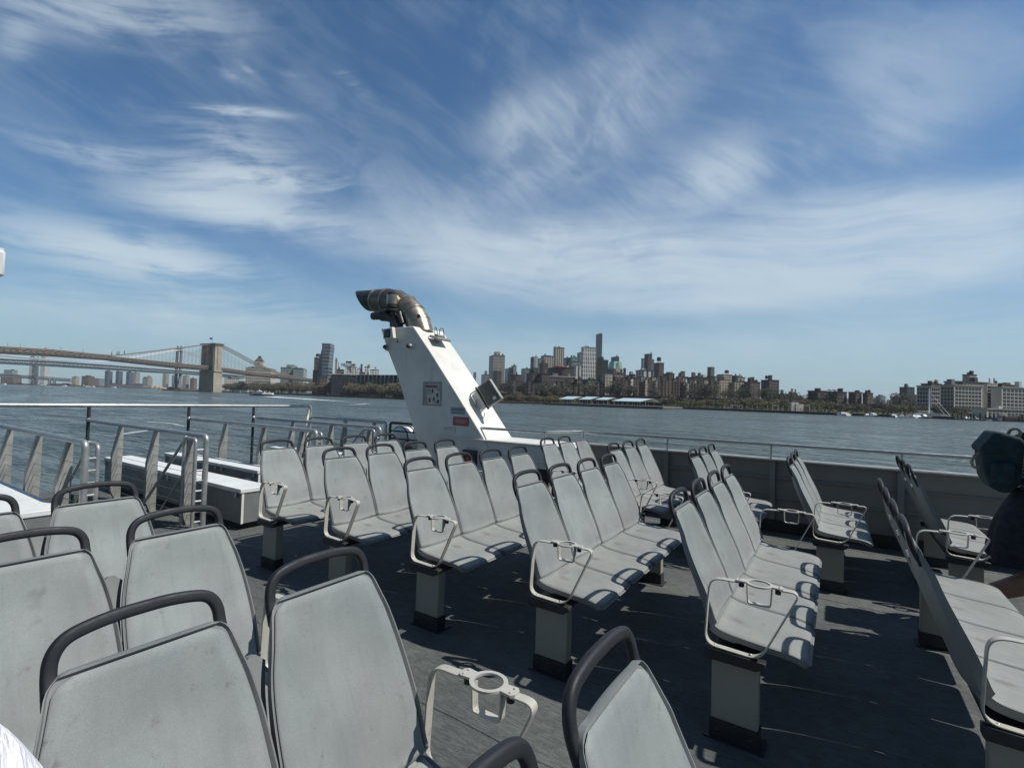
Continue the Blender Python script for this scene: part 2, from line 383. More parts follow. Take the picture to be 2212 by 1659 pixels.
def halfw(i, inset=0, rad=.035):
    w = PR[i][2]-inset; d = min(S_[i], LEN-S_[i])-inset
    if d < 0: d = 0
    if d < rad: w = w-rad+math.sqrt(max(rad*rad-(rad-d)**2, 0))
    return w
def surf(i, t, w, off):
    """point on the seat front: t in [-1, 1] across, off along the normal"""
    nx, nz = prof_normal(i); x, z, _ = PR[i]
    dish = .030*(t*t) if i < CR_I else .010*(t*t)
    fade = min(1, S_[i]/.12, (LEN-S_[i])/.08)
    o = off + dish*fade
    return (x+nx*o, t*w, z+nz*o)
def shell_mesh():
    m = MB(); T = [-1, -.985, -.955, -.93, -.7, -.45, -.2, 0, .2, .45, .7, .93, .955, .985, 1]
    idx = list(range(NP)); n = len(T)
    for i in idx:
        w = halfw(i)
        for t in T:
            g = -.008 if abs(t) < .96 and .012 < S_[i] < LEN-.012 else 0
            m.v.append(surf(i, t, w, g))
    k0 = len(m.v)
    for i in idx:
        w = halfw(i)
        for t in T:
            th = -.032-.012*(1-t*t) if 0 < i < NP-1 else -.026
            th *= .5+.6*min(1, S_[i]/.4)
            if i > CR_I+8: th *= .8
            p = surf(i, t*.97, w, th); m.v.append(p)
    for i in range(NP-1):
        for k in range(n-1):
            a = i*n+k; m.f.append((a, a+1, a+n+1, a+n)); m.f.append((k0+a, k0+a+n, k0+a+n+1, k0+a+1))
        for k in (0, n-1):
            a = i*n+k; m.f.append((a, a+n, k0+a+n, k0+a))
    for i in (0, NP-1):
        for k in range(n-1):
            a = i*n+k; m.f.append((a, a+1, k0+a+1, k0+a))
    return m
def panel_mesh(i0, i1, cut0, cut1):
    m = MB(); T = [-1, -.985, -.8, -.55, -.3, 0, .3, .55, .8, .985, 1]; n = len(T); rows = []
    for i in range(i0, i1+1):
        if (cut0 and S_[i] < .0105) or (cut1 and LEN-S_[i] < .0105): continue
        rows.append(i)
    for i in rows:
        w = halfw(i, .0125, .030)
        for k, t in enumerate(T):
            edge = abs(t) == 1 or (i == rows[0]) or (i == rows[-1])
            m.v.append(surf(i, t*w/PR[i][2], PR[i][2], -.004 if edge else .0005))
    for a in range(len(rows)-1):
        for k in range(n-1): q = a*n+k; m.f.append((q, q+1, q+n+1, q+n))
    return m
def rrect(a, b, n=3):
    out = []
    for cx, cz, s in ((1, 1, 0), (-1, 1, 90), (-1, -1, 180), (1, -1, 270)):
        r_ = min(a, b)*.75
        for k in range(n+1):
            an = R(s+90*k/n); out.append((cx*(a-r_)+r_*math.cos(an), cz*(b-r_)+r_*math.sin(an)))
    return out
def handle_mesh():
    m = MB()
    side = [(.044, .166, .93), (.034, .165, .955), (.022, .164, .98), (.012, .163, 1.005), (.006, .160, 1.03), (.002, .150, 1.051), (.0, .132, 1.066), (-.001, .10, 1.075), (-.002, .05, 1.081)]
    path = [(x, -y, z) for x, y, z in side] + [(-.002, 0, 1.082)] + [(x, y, z) for x, y, z in reversed(side)]
    path = catmull([tuple(p) for p in path], 4)
    sc_ = [1.0 if p[2] > .95 else .8 for p in path]
    sec = rrect(.0130, .0105); m.sweep(path, sec, up=(1, 0, .25), scales=sc_); return m
shell_m, backp_m, seatp_m, handle_m = shell_mesh(), panel_mesh(0, CR_I, True, False), panel_mesh(CR_I+1, NP-1, False, True), handle_mesh()
def make_seat(parent, y):
    s = empty('seat', (0, y, 0), parent=parent); CH.setdefault(parent.name, []).append(s)
    if 'seat' not in PROTO:
        PROTO['seat'] = [shell_m.build('shell', M['shell'], s, smooth='angle', weld=True), backp_m.build('back_panel', M['seat'], s, smooth=True),
                         seatp_m.build('seat_panel', M['pan'], s, smooth=True), handle_m.build('handle', M['handle'], s, smooth='angle')]
        PROTO['seat'][2]['label'] = 'flat seat pan with worn dark smudge'
    else:
        for q in PROTO['seat']:
            c = q.copy(); sc.collection.objects.link(c); c.parent = s; CH.setdefault(s.name, []).append(c)
    return s
PROTO = {}
def make_arm(parent, y, flip=1):
    a = empty('armrest', (0, y, 0), parent=parent); CH.setdefault(parent.name, []).append(a)
    if 'arm' not in PROTO:
        lp = arc([(.352, 0, .7475), (.222, 0, .742), (.205, 0, .433), (.440, 0, .425), (.592, 0, .752), (.512, 0, .7485)], .055, 6)
        loop = MB().sweep(lp, [(-.003, -.0165), (.003, -.0165), (.003, .0165), (-.003, .0165)], up=(0, 1, 0)).build('arm_loop', M['arm'], a, bevel=.0012, seg=1)
        ring = MB(); n = 24; o_, i_ = .056, .043
        for z in (.752, .759):
            for rr in (o_, i_):
                for k in range(n):
                    t = 2*math.pi*k/n; ring.v.append((.432+rr*math.cos(t), rr*math.sin(t), z))
        for k in range(n):
            l = (k+1) % n
            ring.f += [(k, l, n+l, n+k), (2*n+k, 3*n+k, 3*n+l, 2*n+l), (k, 2*n+k, 2*n+l, l), (n+k, n+l, 3*n+l, 3*n+k)]
        for sx in (-1, 1):
            ring.prism([(.432+sx*.05, -.02), (.432+sx*.085, -.023), (.432+sx*.095, -.012), (.432+sx*.095, .012), (.432+sx*.085, .023), (.432+sx*.05, .02)], .7521, .7589, 'z')
            for dy in (-.012, .012): ring.ell((.432+sx*.08, dy, .76), (.005, .005, .003), 8, 4)
        ring = ring.build('cup_ring', M['ring'], a, smooth='angle')
        br = MB().sweep(arc([(.382, 0, .75), (.386, 0, .664), (.478, 0, .664), (.482, 0, .75)], .012, 3), [(-.0025, -.014), (.0025, -.014), (.0025, .014), (-.0025, .014)], up=(0, 1, 0)).build('cup_bracket', M['arm'], a)
        kn = [MB().cyl((x, 0, .748), (x, 0, .728), .012, 10).build('clamp_knob', M['black'], a, smooth='angle') for x in (.358, .506)]
        bt = [MB().ell((x, 0, .4335), (.008, .008, .005), 8, 4).build('bolt', M['steel'], a, smooth=True) for x in (.25, .40)]
        PROTO['arm'] = [loop, ring, br] + kn + bt
    else:
        for q in PROTO['arm']:
            c = q.copy(); sc.collection.objects.link(c); c.parent = a; CH.setdefault(a.name, []).append(c)
    return a
def make_row(n, name='seat_row', far_arm=True):
    """n joined seats; local y = 0 is the centre of the near seat, the row runs to +y"""
    r = empty(name); W_ = .46
    for k in range(n): make_seat(r, k*W_)
    for k in range(n-1):
        w = MB(); rows = [i for i in range(NP) if PR[i][1] <= .925 and i <= CR_I+2]; y = (k+.5)*W_
        for i in rows:
            nx, nz = prof_normal(i); x, z, hw = PR[i]
            ww = .23-hw+.006; d = S_[i]-S_[rows[0]]; ww *= min(1, math.sqrt(min(1, d/.02+.05)))
            for off in (-.007, -.028):
                for sgn in (-1, 1): w.v.append((x+nx*off, y+sgn*ww, z+nz*off))
        for a in range(len(rows)-1):
            for p, q in ((0, 1), (1, 3), (3, 2), (2, 0)): w.f.append((a*4+p, a*4+q, a*4+4+q, a*4+4+p))
        w.f.append((0, 1, 3, 2)); w.build('joint_cover', M['shell'], r, smooth='angle')
    ya, yb = -.264, (n-1)*W_+.264
    b = MB(); b.box(.235, .43, ya+.03, yb-.03, .378, .414); b.build('support_beam', M['darkmetal'], r, bevel=.004)
    for y, s in ((ya, 1), (yb, -1)):
        c = MB(); c.prism([(.205, .385), (.213, .372), (.425, .372), (.462, .395), (.462, .418), (.205, .424)], y-.022, y+.022); c.build('arm_mount', M['darkmetal'], r, bevel=.003)
        if far_arm or y < 0: make_arm(r, y)
        p = MB(); p.box(.232, .432, y+s*.022-.0, y+s*.092, .086, .378); p.build('pedestal', M['beige'], r, bevel=.006)
        f = MB(); f.box(.226, .438, y+s*.014, y+s*.1, 0, .088)
        for x in (.262, .402): f.ell((x, y+s*.014, .042), (.011, .005, .011), 8, 6)
        f.build('foot_skirt', M['darkmetal'], r, bevel=.003)
        MB().box(.205, .459, min(y+s*.0, y+s*.13), max(y+s*.0, y+s*.13), .001, .008).build('base_plate', M['darkmetal'], r)
    return r
MU = {1: -4.4848, 2: -3.5594, 3: -2.6191, 4: -1.6742, 5: -.7136, 6: .2467}
RU = {1: -2.9404, 2: -2.0898, 3: -1.234, 4: -.3682, 5: .5237}
LU = {1: -2.946, 2: -2.122, 3: -1.2406, 4: -.3798}
def copy_row(src):
    c = copy_tree(src); return c
ORD = ['first', 'second', 'third', 'fourth', 'fifth', 'sixth']
row4 = make_row(4); row3 = make_row(3, far_arm=False); row3b = make_row(3)
where = {1: 'beside the long locker near the ladder rails', 2: 'second from the lockers', 3: 'third from the lockers',
         4: 'with its near cup holder just left of picture centre bottom', 5: 'with the big beige pedestal right of centre', 6: 'seen from behind at the right edge'}
for i in range(1, 7):
    o = row4 if i == 1 else copy_row(row4)
    o.location = (MU[i], 2.79, 0); tag(o, 'grey four-seat row, middle block, ' + where[i], 'seat row', 'rows of grey plastic ferry seats')
where = {1: 'nearest the white exhaust funnel', 2: 'second from the funnel', 3: 'with three handles close together, middle of that block', 4: 'standing alone before the dark bulwark with its beige pedestal showing', 5: 'seen from behind beside the walking person'}
for i in range(1, 6):
    o = row3 if i == 1 else copy_row(row3)
    o.location = (RU[i], 5.352 if i < 5 else 5.5, 0); tag(o, 'grey three-seat bulwark row, ' + where[i], 'seat row', 'rows of grey plastic ferry seats')
where = {1: 'farthest back, beside the white locker lid at left', 2: 'second from the back, with dark curved handles', 3: 'filling the lower left corner of the view', 4: 'closest to the lower middle, only one backrest fully seen'}
for i in range(1, 5):
    o = row3b if i == 1 else copy_row(row3b); o.scale.y = .955; o.location = (LU[i], .92-.92*.955, 0)
    if i == 4: o.location = (-.3798, .938-.92*.955, -.012)
    tag(o, 'grey seat row, nearest block, ' + where[i], 'seat row', 'rows of grey plastic ferry seats')
for o in sc.objects:      # the far seat of the first bulwark row has lost its handle
    if o.name.split('.')[0] == 'handle' and o.parent and o.parent.parent and abs(o.parent.location.y-.92) < .01:
        p = o.parent.parent
        if abs(p.location.x-RU[1]) < 1e-4 and p.location.y > 5: bpy.data.objects.remove(o, do_unlink=True); break
# ------------------------------------------------------------------ guard rails of the after deck
def tube_obj(name, pts, r, mat, parent, n=10):
    return MB().tube(pts, r, n).build(name, mat, parent, smooth='angle')
Z_R = 1.03
def ladder_rail(v, x1, side, label, posts=(-8.25, -7.15, -6.2), ladder=True, x0=-9.42):
    t = empty('guard_rail', (0, 0, 0)); tag(t, label, 'railing', 'guard rails of the after deck')
    pts = arc([(x0, v, Z_R), (x1, v, Z_R), (x1, v, 0)], .06, 6)
    tube_obj('top_rail', pts, .029, M['steel'], t, 12)
    for x in posts:
        MB().prism([(v+.035, Z_R-.03), (v-.012, Z_R-.03), (v-.085, .62), (v-.085, .14), (v-.03, 0), (v+.035, 0)], x-.028, x+.028, 'x').build('stanchion', M['zinc'], t, bevel=.003)
    for k in range(7):
        z = .12+k*.118
        tube_obj('cable', [(x0, v-.02, z), (x1 if not ladder else x1-.0, v-.02, z)], .0025, M['wire'], t, 6)
    if ladder:
        w = v+side*.10
        tube_obj('ladder_side', arc([(x1-.28, w, .02), (x1-.28, w, Z_R-.03), (x1-.02, w, Z_R-.03), (x1-.02, w, 0)], .05, 5), .02, M['steel'], t)
        for k in range(8):
            z = .09+k*.113
            tube_obj('rung', [(x1, v, z), (x1-.02, w, z)], .0125, M['steel'], t, 8)
        tube_obj('stair_handrail', arc([(x1-.24, w, Z_R-.02), (x1-1.28, w, .10), (x1-2.6, w, -1.2)], .05, 4), .016, M['steel'], t)
        tube_obj('stair_handrail', [(x1-.26, w, Z_R-.42), (x1-1.28, w, -.33)], .009, M['steel'], t)
    return t
ladder_rail(1.69, -5.74, 1, 'cable guard rail nearest the left edge, ending in a small ladder')
ladder_rail(2.80, -5.86, -1, 'cable guard rail with ladder end, directly left of the long near locker')
ladder_rail(4.22, -5.88, 1, 'cable guard rail behind the far locker, third from the left')
ladder_rail(5.42, -5.95, -1, 'cable guard rail with ladder end, fourth from the left, behind the seat handles')
e = ladder_rail(6.62, -7.12, -1, 'short cable guard rail just left of the white funnel', posts=(-8.3, -7.45), ladder=False)
t = empty('guard_rail', (0, 0, 0)); tag(t, 'short pipe rail touching the foot of the white funnel', 'railing', 'guard rails of the after deck')
tube_obj('top_rail', arc([(-7.02, 6.64, 0), (-7.02, 6.64, Z_R), (-6.3, 6.64, Z_R)], .06, 6), .024, M['darkmetal'], t)
tube_obj('lower_rail', [(-7.02, 6.64, .88), (-6.3, 6.64, .88)], .014, M['darkmetal'], t)
tube_obj('lower_rail', [(-7.02, 6.64, .74), (-6.2, 6.64, .74)], .014, M['darkmetal'], t)
t = empty('end_rail', (-9.45, 0, 0)); tag(t, 'long horizontal white-topped rail across the after end of the deck', 'railing')
tube_obj('top_rail', arc([(0, -4, 1.255), (0, 6.62, 1.255), (0, 6.62, .0)], .07, 6), .029, M['steel'], t, 12)
for v in (-1.5, .6, 2.8, 4.2, 5.36): tube_obj('post', [(0, v, 0), (0, v, 1.24)], .024, M['darkmetal'], t, 12)
for v in (2.8, 4.2, 5.36): MB().ell((.012, v, 1.035), .034, 12, 8).build('rail_joint', M['steel'], t, smooth=True)
for k in range(9): tube_obj('cable', [(0, -4, .12+k*.118), (0, 6.6, .12+k*.118)], .0016, M['wire'], t, 6)
MB().box(-.012, .004, 6.53, 6.60, .02, 1.2).build('corner_plate', M['white'], t, bevel=.002)

def locker(x0, x1, y0, y1, seams, label, z0=.075, z1=.46):
    t = empty('deck_locker', (0, 0, 0)); tag(t, label, 'locker', 'white lidded deck lockers')
    MB().box(x0+.015, x1-.015, y0+.015, y1-.015, z0, z1-.05).build('body', M['boxside'], t, bevel=.004)
    MB().box(x0+.06, x1-.09, y0+.06, y1-.06, 0, z0).build('plinth', M['black'], t)
    xs = [x0] + list(seams) + [x1]
    for a, b in zip(xs[:-1], xs[1:]):
        MB().box(a+.004, b-.004, y0, y1, z1-.048, z1).build('lid', M['whitebox'], t, bevel=.006)
        MB().box(a+.05, a+.09, y0-.008, y0+.014, z1-.1, z1-.03).build('latch', M['steel'], t, bevel=.002)
        MB().box(b-.12, b-.08, y0-.008, y0+.014, z1-.1, z1-.03).build('latch', M['steel'], t, bevel=.002)
    MB().box(x1-.0155, x1-.011, y0+.02, y0+.045, z0, z1-.055).build('corner_strip', M['white'], t)
    return t
locker(-9.4, -5.47, 3.0, 3.36, (-7.3,), 'long low locker with bright white lid beside the first seat row')
locker(-9.45, -6.6, 3.84, 4.14, (-7.62,), 'shorter white-lidded locker behind the long one')
locker(-8.4, -5.72, .75, 1.56, (-7.56,), 'wide white locker top at the left edge of the picture')
locker(-9.3, -6.6, 5.62, 6.2, (-8.1,), 'low white locker glimpsed under the seat handles near the funnel')
# small notice on the second locker
nt = MB().box(-6.9, -6.78, 3.8475, 3.852, .16, .33).build('notice', M['white'])
nt.name = 'notice_plate'; tag(nt, 'small pale notice with a dark symbol on the locker side', 'sign')
MB().prism([(-6.865, .19), (-6.855, .26), (-6.84, .29), (-6.825, .26), (-6.815, .19), (-6.84, .22)], 3.8445, 3.8475).build('symbol', M['black'], nt)

# ------------------------------------------------------------------ bulwark and its rail
t = empty('bulwark', (0, 7.1, 0)); tag(t, 'beige grey steel bulwark wall along the river side of the deck', 'wall')
MB().box(-3.2, 9, 0, .006, 0, .875).build('plating', M['wallgrey'], t)
MB().prism([(-.07, .875), (-.075, .893), (.09, .905), (.09, .875)], -3.2, 9, 'x').build('cap_rail', M['zinc'], t, bevel=.004)
for z, d in ((.655, .03), (.41, .022)):
    MB().prism([(-d, z), (-d*.6, z+.02), (-.002, z+.022), (-.002, z-.004)], -3.2, 9, 'x').build('ledge', M['wallgrey'], t)
MB().box(-3.2, 9, -.05, -.002, 0, .14).build('waterway', M['darkmetal'], t)
for x in (-3.18, -1.975, -.66, .603, 1.9, 3.2, 4.5): MB().prism([(-.055, .15), (-.055, .8), (-.03, .874), (-.003, .874), (-.003, .15)], x-.03, x+.03, 'x').build('stiffener', M['wallgrey'], t, bevel=.003)
t = empty('bulwark_rail', (0, 7.12, 0)); tag(t, 'round metal handrail standing above the bulwark, bending at its left end', 'railing')
tube_obj('top_rail', arc([(-4.93, -.43, .88), (-4.96, -.43, 1.045), (-3.72, -.42, 1.055), (-3.27, -.02, 1.075), (9, -.02, 1.085)], .05, 4), .021, M['steel'], t, 12)
for x in (-1.974, -.684, .612, 1.9, 3.2): tube_obj('post', [(x, -.02, .9), (x, -.02, 1.07)], .013, M['steel'], t)
for x, y in ((-3.27, -.02), (-3.72, -.42)): tube_obj('post', [(x, y, .86), (x, y, 1.05)], .014, M['steel'], t)
tube_obj('cable', [(-3.27, -.02, .985), (9, -.02, .99)], .003, M['wire'], t, 6)

# ------------------------------------------------------------------ exhaust funnel
t = empty('exhaust_funnel', (-5.6, 7.0, 0)); tag(t, 'tall white leaning exhaust funnel with bent metal pipe on top', 'funnel')
X0 = 5.6
poly = [(-7.33, 2.815), (-7.155, 2.45), (-6.86, 1.95), (-6.42, 1.03), (-6.28, .75), (-6.0, 0), (-4.3, 0), (-4.78, .86), (-5.40, 1.60), (-6.03, 2.33), (-6.48, 2.822)]
MB().prism([(x+X0, z) for x, z in poly], -.4, .42).build('casing', M['white'], t, bevel=.012)
MB().prism([(-.68, .02), (-.68, .70), (-.5, .845), (2.40, .845), (2.40, .02)], -.385, .40).build('base_casing', M['white'], t, bevel=.01)
MB().box(-.2, 2.42, -.43, .42, .846, .868).build('cap_plate', M['white'], t, bevel=.005)
MB().box(-.2, 2.40, -.41, -.387, .60, .63).build('ledge', M['white'], t)
for a, b in ((.65, 1.15), (1.55, 2.25)): MB().box(a, b, -.392, -.3855, .08, .50).build('vent_grille', M['black'], t)
# bent exhaust pipe with lobster-back elbow and clamp bands
M['exhaust'] = paint('heat_tinted_stainless', (.40, .35, .27), .34, .85, var=.3, scale=3.5, grime=.55, grime_col=(.10, .085, .065), bmp=.12, bdist=.004)
M['sleeve'] = paint('heat_darkened_steel', (.17, .155, .14), .48, .75, var=.35, scale=4, grime=.5, grime_col=(.05, .045, .04), bmp=.1, bdist=.004)
M['soot'] = paint('sooty_steel', (.07, .07, .068), .45, .6, var=.3, scale=7, grime=.6, grime_col=(.03, .028, .025))
pth = [(-6.56, 0, 2.70), (-6.69, 0, 2.94), (-6.84, 0, 3.13), (-7.04, 0, 3.29), (-7.28, 0, 3.395), (-7.56, 0, 3.45), (-7.86, 0, 3.465)]
pp = [(x+X0, -.05, z) for x, y, z in pth]
rad = .235
sc_l = [.92, 1, 1, 1, 1, 1, .98]
MB().tube(pp[:5], rad, 28, scales=sc_l[:5]).build('exhaust_elbow', M['exhaust'], t, smooth='angle')
MB().tube(pp[4:], rad*.995, 28, scales=sc_l[4:]).build('exhaust_sleeve', M['sleeve'], t, smooth='angle')
for i in range(1, 7):
    a, b = Vector(pp[i]), Vector(pp[i-1]); d = (a-b).normalized()
    MB().tube([a-d*.014, a+d*.014], rad*1.035, 28).build('clamp_band', M['exhaust'], t, smooth='angle')
# outlet with slanted mouth, hollow
o_, n = MB(), 28
for rr, dx1 in ((.225, 0), (.21, .0)):
    for k in range(n):
        a = 2*math.pi*k/n; z = 3.465+rr*math.cos(a); y = -.05+rr*math.sin(a)
        o_.v.append((-7.86+X0, y, z)); o_.v.append((-8.20+X0+(-.17)*math.cos(a)-.06*math.cos(a)**2, y, z+.03))
for k in range(n):
    l = (k+1) % n
    o_.f += [(2*k, 2*l, 2*l+1, 2*k+1), (2*n+2*k, 2*n+2*k+1, 2*n+2*l+1, 2*n+2*l), (2*k+1, 2*l+1, 2*n+2*l+1, 2*n+2*k+1), (2*k, 2*n+2*k, 2*n+2*l, 2*l)]
o_.build('exhaust_mouth', M['soot'], t, smooth='angle')
sp = MB(); sp.tube([(-6.95+X0, -.3, 2.80), (-7.05+X0, -.3, 2.98), (-7.22+X0, -.3, 3.06), (-7.42+X0, -.3, 3.085)], .10, 16)
sp.tube([(-7.42+X0, -.3, 3.085), (-7.68+X0, -.3, 3.10)], .075, 16); sp.build('small_exhaust', M['soot'], t, smooth='angle')
vb = MB(); vb.tube([(-7.10+X0, -.33, 2.85), (-7.10+X0, -.33, 3.14)], .05, 12); vb.tube([(-7.12+X0, -.33, 3.15), (-7.12+X0, -.33, 3.19)], .15, 16)
vb.tube([(-7.12+X0, -.33, 3.22), (-7.12+X0, -.33, 3.25)], .13, 16); vb.tube([(-7.12+X0, -.33, 3.25), (-7.12+X0, -.33, 3.50)], .105, 16)
vb.tube([(-6.86+X0, -.3, 2.90), (-6.96+X0, -.3, 3.12)], .06, 10); vb.build('valve_stack', M['soot'], t, smooth='angle')
vs_ = MB().tube([(-7.12+X0, -.33, 3.28), (-7.12+X0, -.33, 3.46)], .112, 16); vs_.build('heat_shield', M['exhaust'], t, smooth='angle')
MB().box(-6.50+X0, -6.44+X0, -.29, -.26, 3.0, 3.05).build('inspection_hatch', M['black'], t)
for x in (-7.10, -6.49):
    nl = empty('navigation_lamp', (x+X0, -.4, 2.449), parent=t); CH.setdefault(t.name, []).append(nl)
    MB().cyl((0, .0, 0), (0, -.03, 0), .075, 20).build('flange', M['white'], nl, smooth='angle')
    MB().cyl((0, -.03, 0), (0, -.09, 0), .05, 20, .045).build('lens', M['steel'], nl, smooth='angle')
    MB().ell((0, -.095, 0), .04, 14, 10).build('bulb_cap', M['soot'], nl, smooth=True)
# weld seams, faint
for z, x0, x1 in ((1.02, -6.4, -4.92), (2.1, -6.94, -5.83)):
    MB().box(x0+X0, x1+X0, -.4025, -.399, z, z+.006).build('weld_seam', M['white'], t)

def sign(name, label, x0, x1, z0, z1, y, mat, cat='sign'):
    s = MB().box(x0, x1, y-.004, y, z0, z1).build(name, mat); return tag(s, label, cat)
M['poster'] = paint('faded_paper', (.55, .54, .50), .6, var=.05, grime=.15)
M['maroon'] = paint('faded_red_sign', (.34, .10, .10), .5, var=.08, grime=.2)
M['pink'] = paint('faded_sign_lettering', (.50, .33, .32), .5, var=.05, grime=0)
M['bluegrey'] = paint('faded_blue_sign', (.33, .37, .42), .5, var=.05, grime=.1)
M['ink'] = paint('dark_ink', (.05, .05, .055), .6, grime=0)
M['orange'] = paint('faded_orange_print', (.24, .10, .08), .6, grime=0)
fy = 6.6
ps = sign('safety_poster', 'framed safety poster with small figures wearing life jackets, on the funnel', -6.18, -5.74, 1.385, 1.805, fy-.002, M['zinc'])
# sheared like the casing edge: paper, bars and figures
Pp = MB().prism([(-6.125, 1.775), (-5.80, 1.775), (-5.745, 1.41), (-6.04, 1.41)], fy-.0095, fy-.0065); Pp.build('paper', M['poster'], ps)
def quad(m, x0, x1, z0, z1, d=.0112):
    sh = lambda z: (1.8-z)*.18
    m.prism([(x0+sh(z1), z1), (x1+sh(z1), z1), (x1+sh(z0), z0), (x0+sh(z0), z0)], fy-d-.0012, fy-d)
b = MB(); quad(b, -6.12, -6.05, 1.752, 1.766); quad(b, -6.02, -5.84, 1.754, 1.763); b.build('heading', M['ink'], ps)
b = MB(); quad(b, -6.125, -5.84, 1.700, 1.738); b.build('title_bar', M['orange'], ps)
b = MB(); quad(b, -6.115, -5.9, 1.727, 1.734, .0126); b.build('title_text', M['ink'], ps)
b = MB()
for k in range(5): quad(b, -6.11, -6.01, 1.675-k*.012, 1.679-k*.012)
for k in range(4): quad(b, -5.88, -5.80, 1.68-k*.011, 1.683-k*.011); quad(b, -5.97, -5.86, 1.46-k*.009, 1.463-k*.009)
b.build('text_lines', M['ink'], ps)
b = MB(); quad(b, -6.11, -6.01, 1.575, 1.61); b.build('text_panel', M['bluegrey'], ps)
for (x, z, s_, mt) in ((-5.97, 1.64, 1, 'ink'), (-5.87, 1.57, 1, 'ink'), (-6.06, 1.48, 1.25, 'orange'), (-5.96, 1.50, 1.1, 'orange'), (-5.865, 1.46, 1, 'ink')):
    sh = (1.8-z)*.18
    g = MB(); g.prism([(x+sh+a*s_, z+c*s_) for a, c in ((-.022, .02), (-.008, .03), (-.008, .045), (.008, .045), (.008, .03), (.022, .02), (.024, 0), (.015, -.005), (.014, -.035), (-.014, -.035), (-.015, -.005), (-.024, 0))], fy-.0124, fy-.0112)
    g.build('figure', M[mt], ps)
s2 = sign('notice_sign', 'faded blue grey notice with lines of text above the red sign', -5.52, -5.2, 1.262, 1.378, fy-.0015, M['bluegrey'])
b = MB()
for k in range(2): b.box(-5.50, -5.24, fy-.0075, fy-.006, 1.345-k*.022, 1.353-k*.022)
for k in range(3): b.box(-5.48, -5.23, fy-.0075, fy-.006, 1.288-k*.009, 1.291-k*.009)
b.build('text_lines', M['ink'], s2)
s3 = sign('warning_sign', 'faded dark red warning sign with pale lines of text low on the funnel', -5.462, -5.115, 1.065, 1.215, fy-.0015, M['maroon'])
b = MB()
for k in range(4): b.box(-5.41, -5.16-.02*(k % 2), fy-.0075, fy-.006, 1.165-k*.018, 1.173-k*.018)
b.build('text_lines', M['pink'], s3)
s4 = sign('small_label', 'small white label with grey lettering under the red sign', -5.66, -5.40, .93, 1.035, fy-.0015, M['white'])
b = MB(); b.box(-5.60, -5.47, fy-.0075, fy-.006, 1.0, 1.012); b.box(-5.64, -5.62, fy-.0075, fy-.006, .985, 1.01); b.box(-5.66, -5.40, fy-.0075, fy-.006, 1.031, 1.036); b.box(-5.407, -5.40, fy-.0075, fy-.006, .93, 1.03); b.build('text_lines', M['zinc'], s4)

fl = empty('floodlight', (-6.98, 6.5, 2.68)); tag(fl, 'square floodlight on the shaded face at the top of the funnel', 'lamp')
MB().prism([(-.12, -.085), (-.12, .10), (.11, .13), (.15, -.08)], -.05, .03).build('housing', M['white'], fl, bevel=.01)
MB().box(-.09, .075, -.056, -.051, -.065, .085).build('frame', M['black'], fl, bevel=.003)
MB().box(-.072, .057, -.06, -.0565, -.048, .068).build('lens', M['glassdark'], fl)
MB().box(-.05, .05, .03, .1, -.03, .05).build('bracket', M['zinc'], fl)
MB().tube(arc([(.13, .03, -.06), (.2, .03, -.12), (.15, .05, -.17), (.1, .1, -.09)], .05, 5), .006, 6).build('cable', M['black'], fl, smooth=True)
# flat lamp near the top of the sunlit face
fl = empty('flat_lamp', (-6.17, 7.0, 2.63)); tag(fl, 'flat grey lamp with looped cable high on the sunlit funnel face', 'lamp')
Rm = Matrix.Rotation(R(18), 4, 'Y') @ Matrix.Rotation(R(0), 4, 'Z')
MB().box(-.10, .11, -.19, .19, -.022, .022, Rm).build('housing', M['zinc'], fl, bevel=.008)
MB().box(-.07, .02, -.10, .10, .024, .06, Rm).build('driver_box', M['zinc'], fl, bevel=.006)
MB().box(-.16, -.04, -.03, .03, -.08, .0).build('bracket', M['zinc'], fl)
for s_ in (-1, 1): MB().tube(arc([(-.04, s_*.02, .06), (-.06, s_*.05, .20), (-.03, s_*.12, .20), (-.02, s_*.13, .05)], .06, 5), .007, 6).build('cable_loop', M['black'], fl, smooth=True)
# square panel antenna standing out from the slope
an = empty('panel_speaker', (-5.2, 6.93, 1.5)); tag(an, 'square grey box panel standing out from the sunlit funnel slope', 'panel')
cs = [(-5.208, 1.735), (-4.952, 1.876), (-4.685, 1.548), (-4.958, 1.386)]
MB().prism([(x+5.2, z-1.5) for x, z in cs], -.02, .05).build('panel_body', M['zinc'], an, bevel=.004)
M['ink2'] = paint('dark_grey_plate', (.10, .105, .10), .5, var=.08, grime=.2)
cx_, cz_ = sum(c[0] for c in cs)/4, sum(c[1] for c in cs)/4
ins = [(cx_+(x-cx_)*.88+5.2, cz_+(z-cz_)*.88-1.5) for x, z in cs]
MB().prism(ins, -.024, -.0205).build('back_plate', M['ink2'], an)
b = MB()
for a, c_ in ((.3, .3), (.7, .25), (.35, .7), (.72, .72)):
    p = [ins[0][i]*(1-a)*(1-c_)+ins[1][i]*a*(1-c_)+ins[3][i]*(1-a)*c_+ins[2][i]*a*c_ for i in (0, 1)]
    b.cyl((p[0], -.025, p[1]), (p[0], -.031, p[1]), .008, 8)
b.build('bolt', M['steel'], an)
q = lambda a, c_: tuple(ins[0][i]*(1-a)*(1-c_)+ins[1][i]*a*(1-c_)+ins[3][i]*(1-a)*c_+ins[2][i]*a*c_ for i in (0, 1))
MB().prism([q(.55, .78), q(.8, .78), q(.8, .93), q(.55, .93)], -.0265, -.0245).build('rating_plate', M['white'], an)
b = MB(); b.tube([(-.07, .03, .225), (.22, .03, -.135)], .022, 8); b.build('mounting_bar', M['darkmetal'], an)
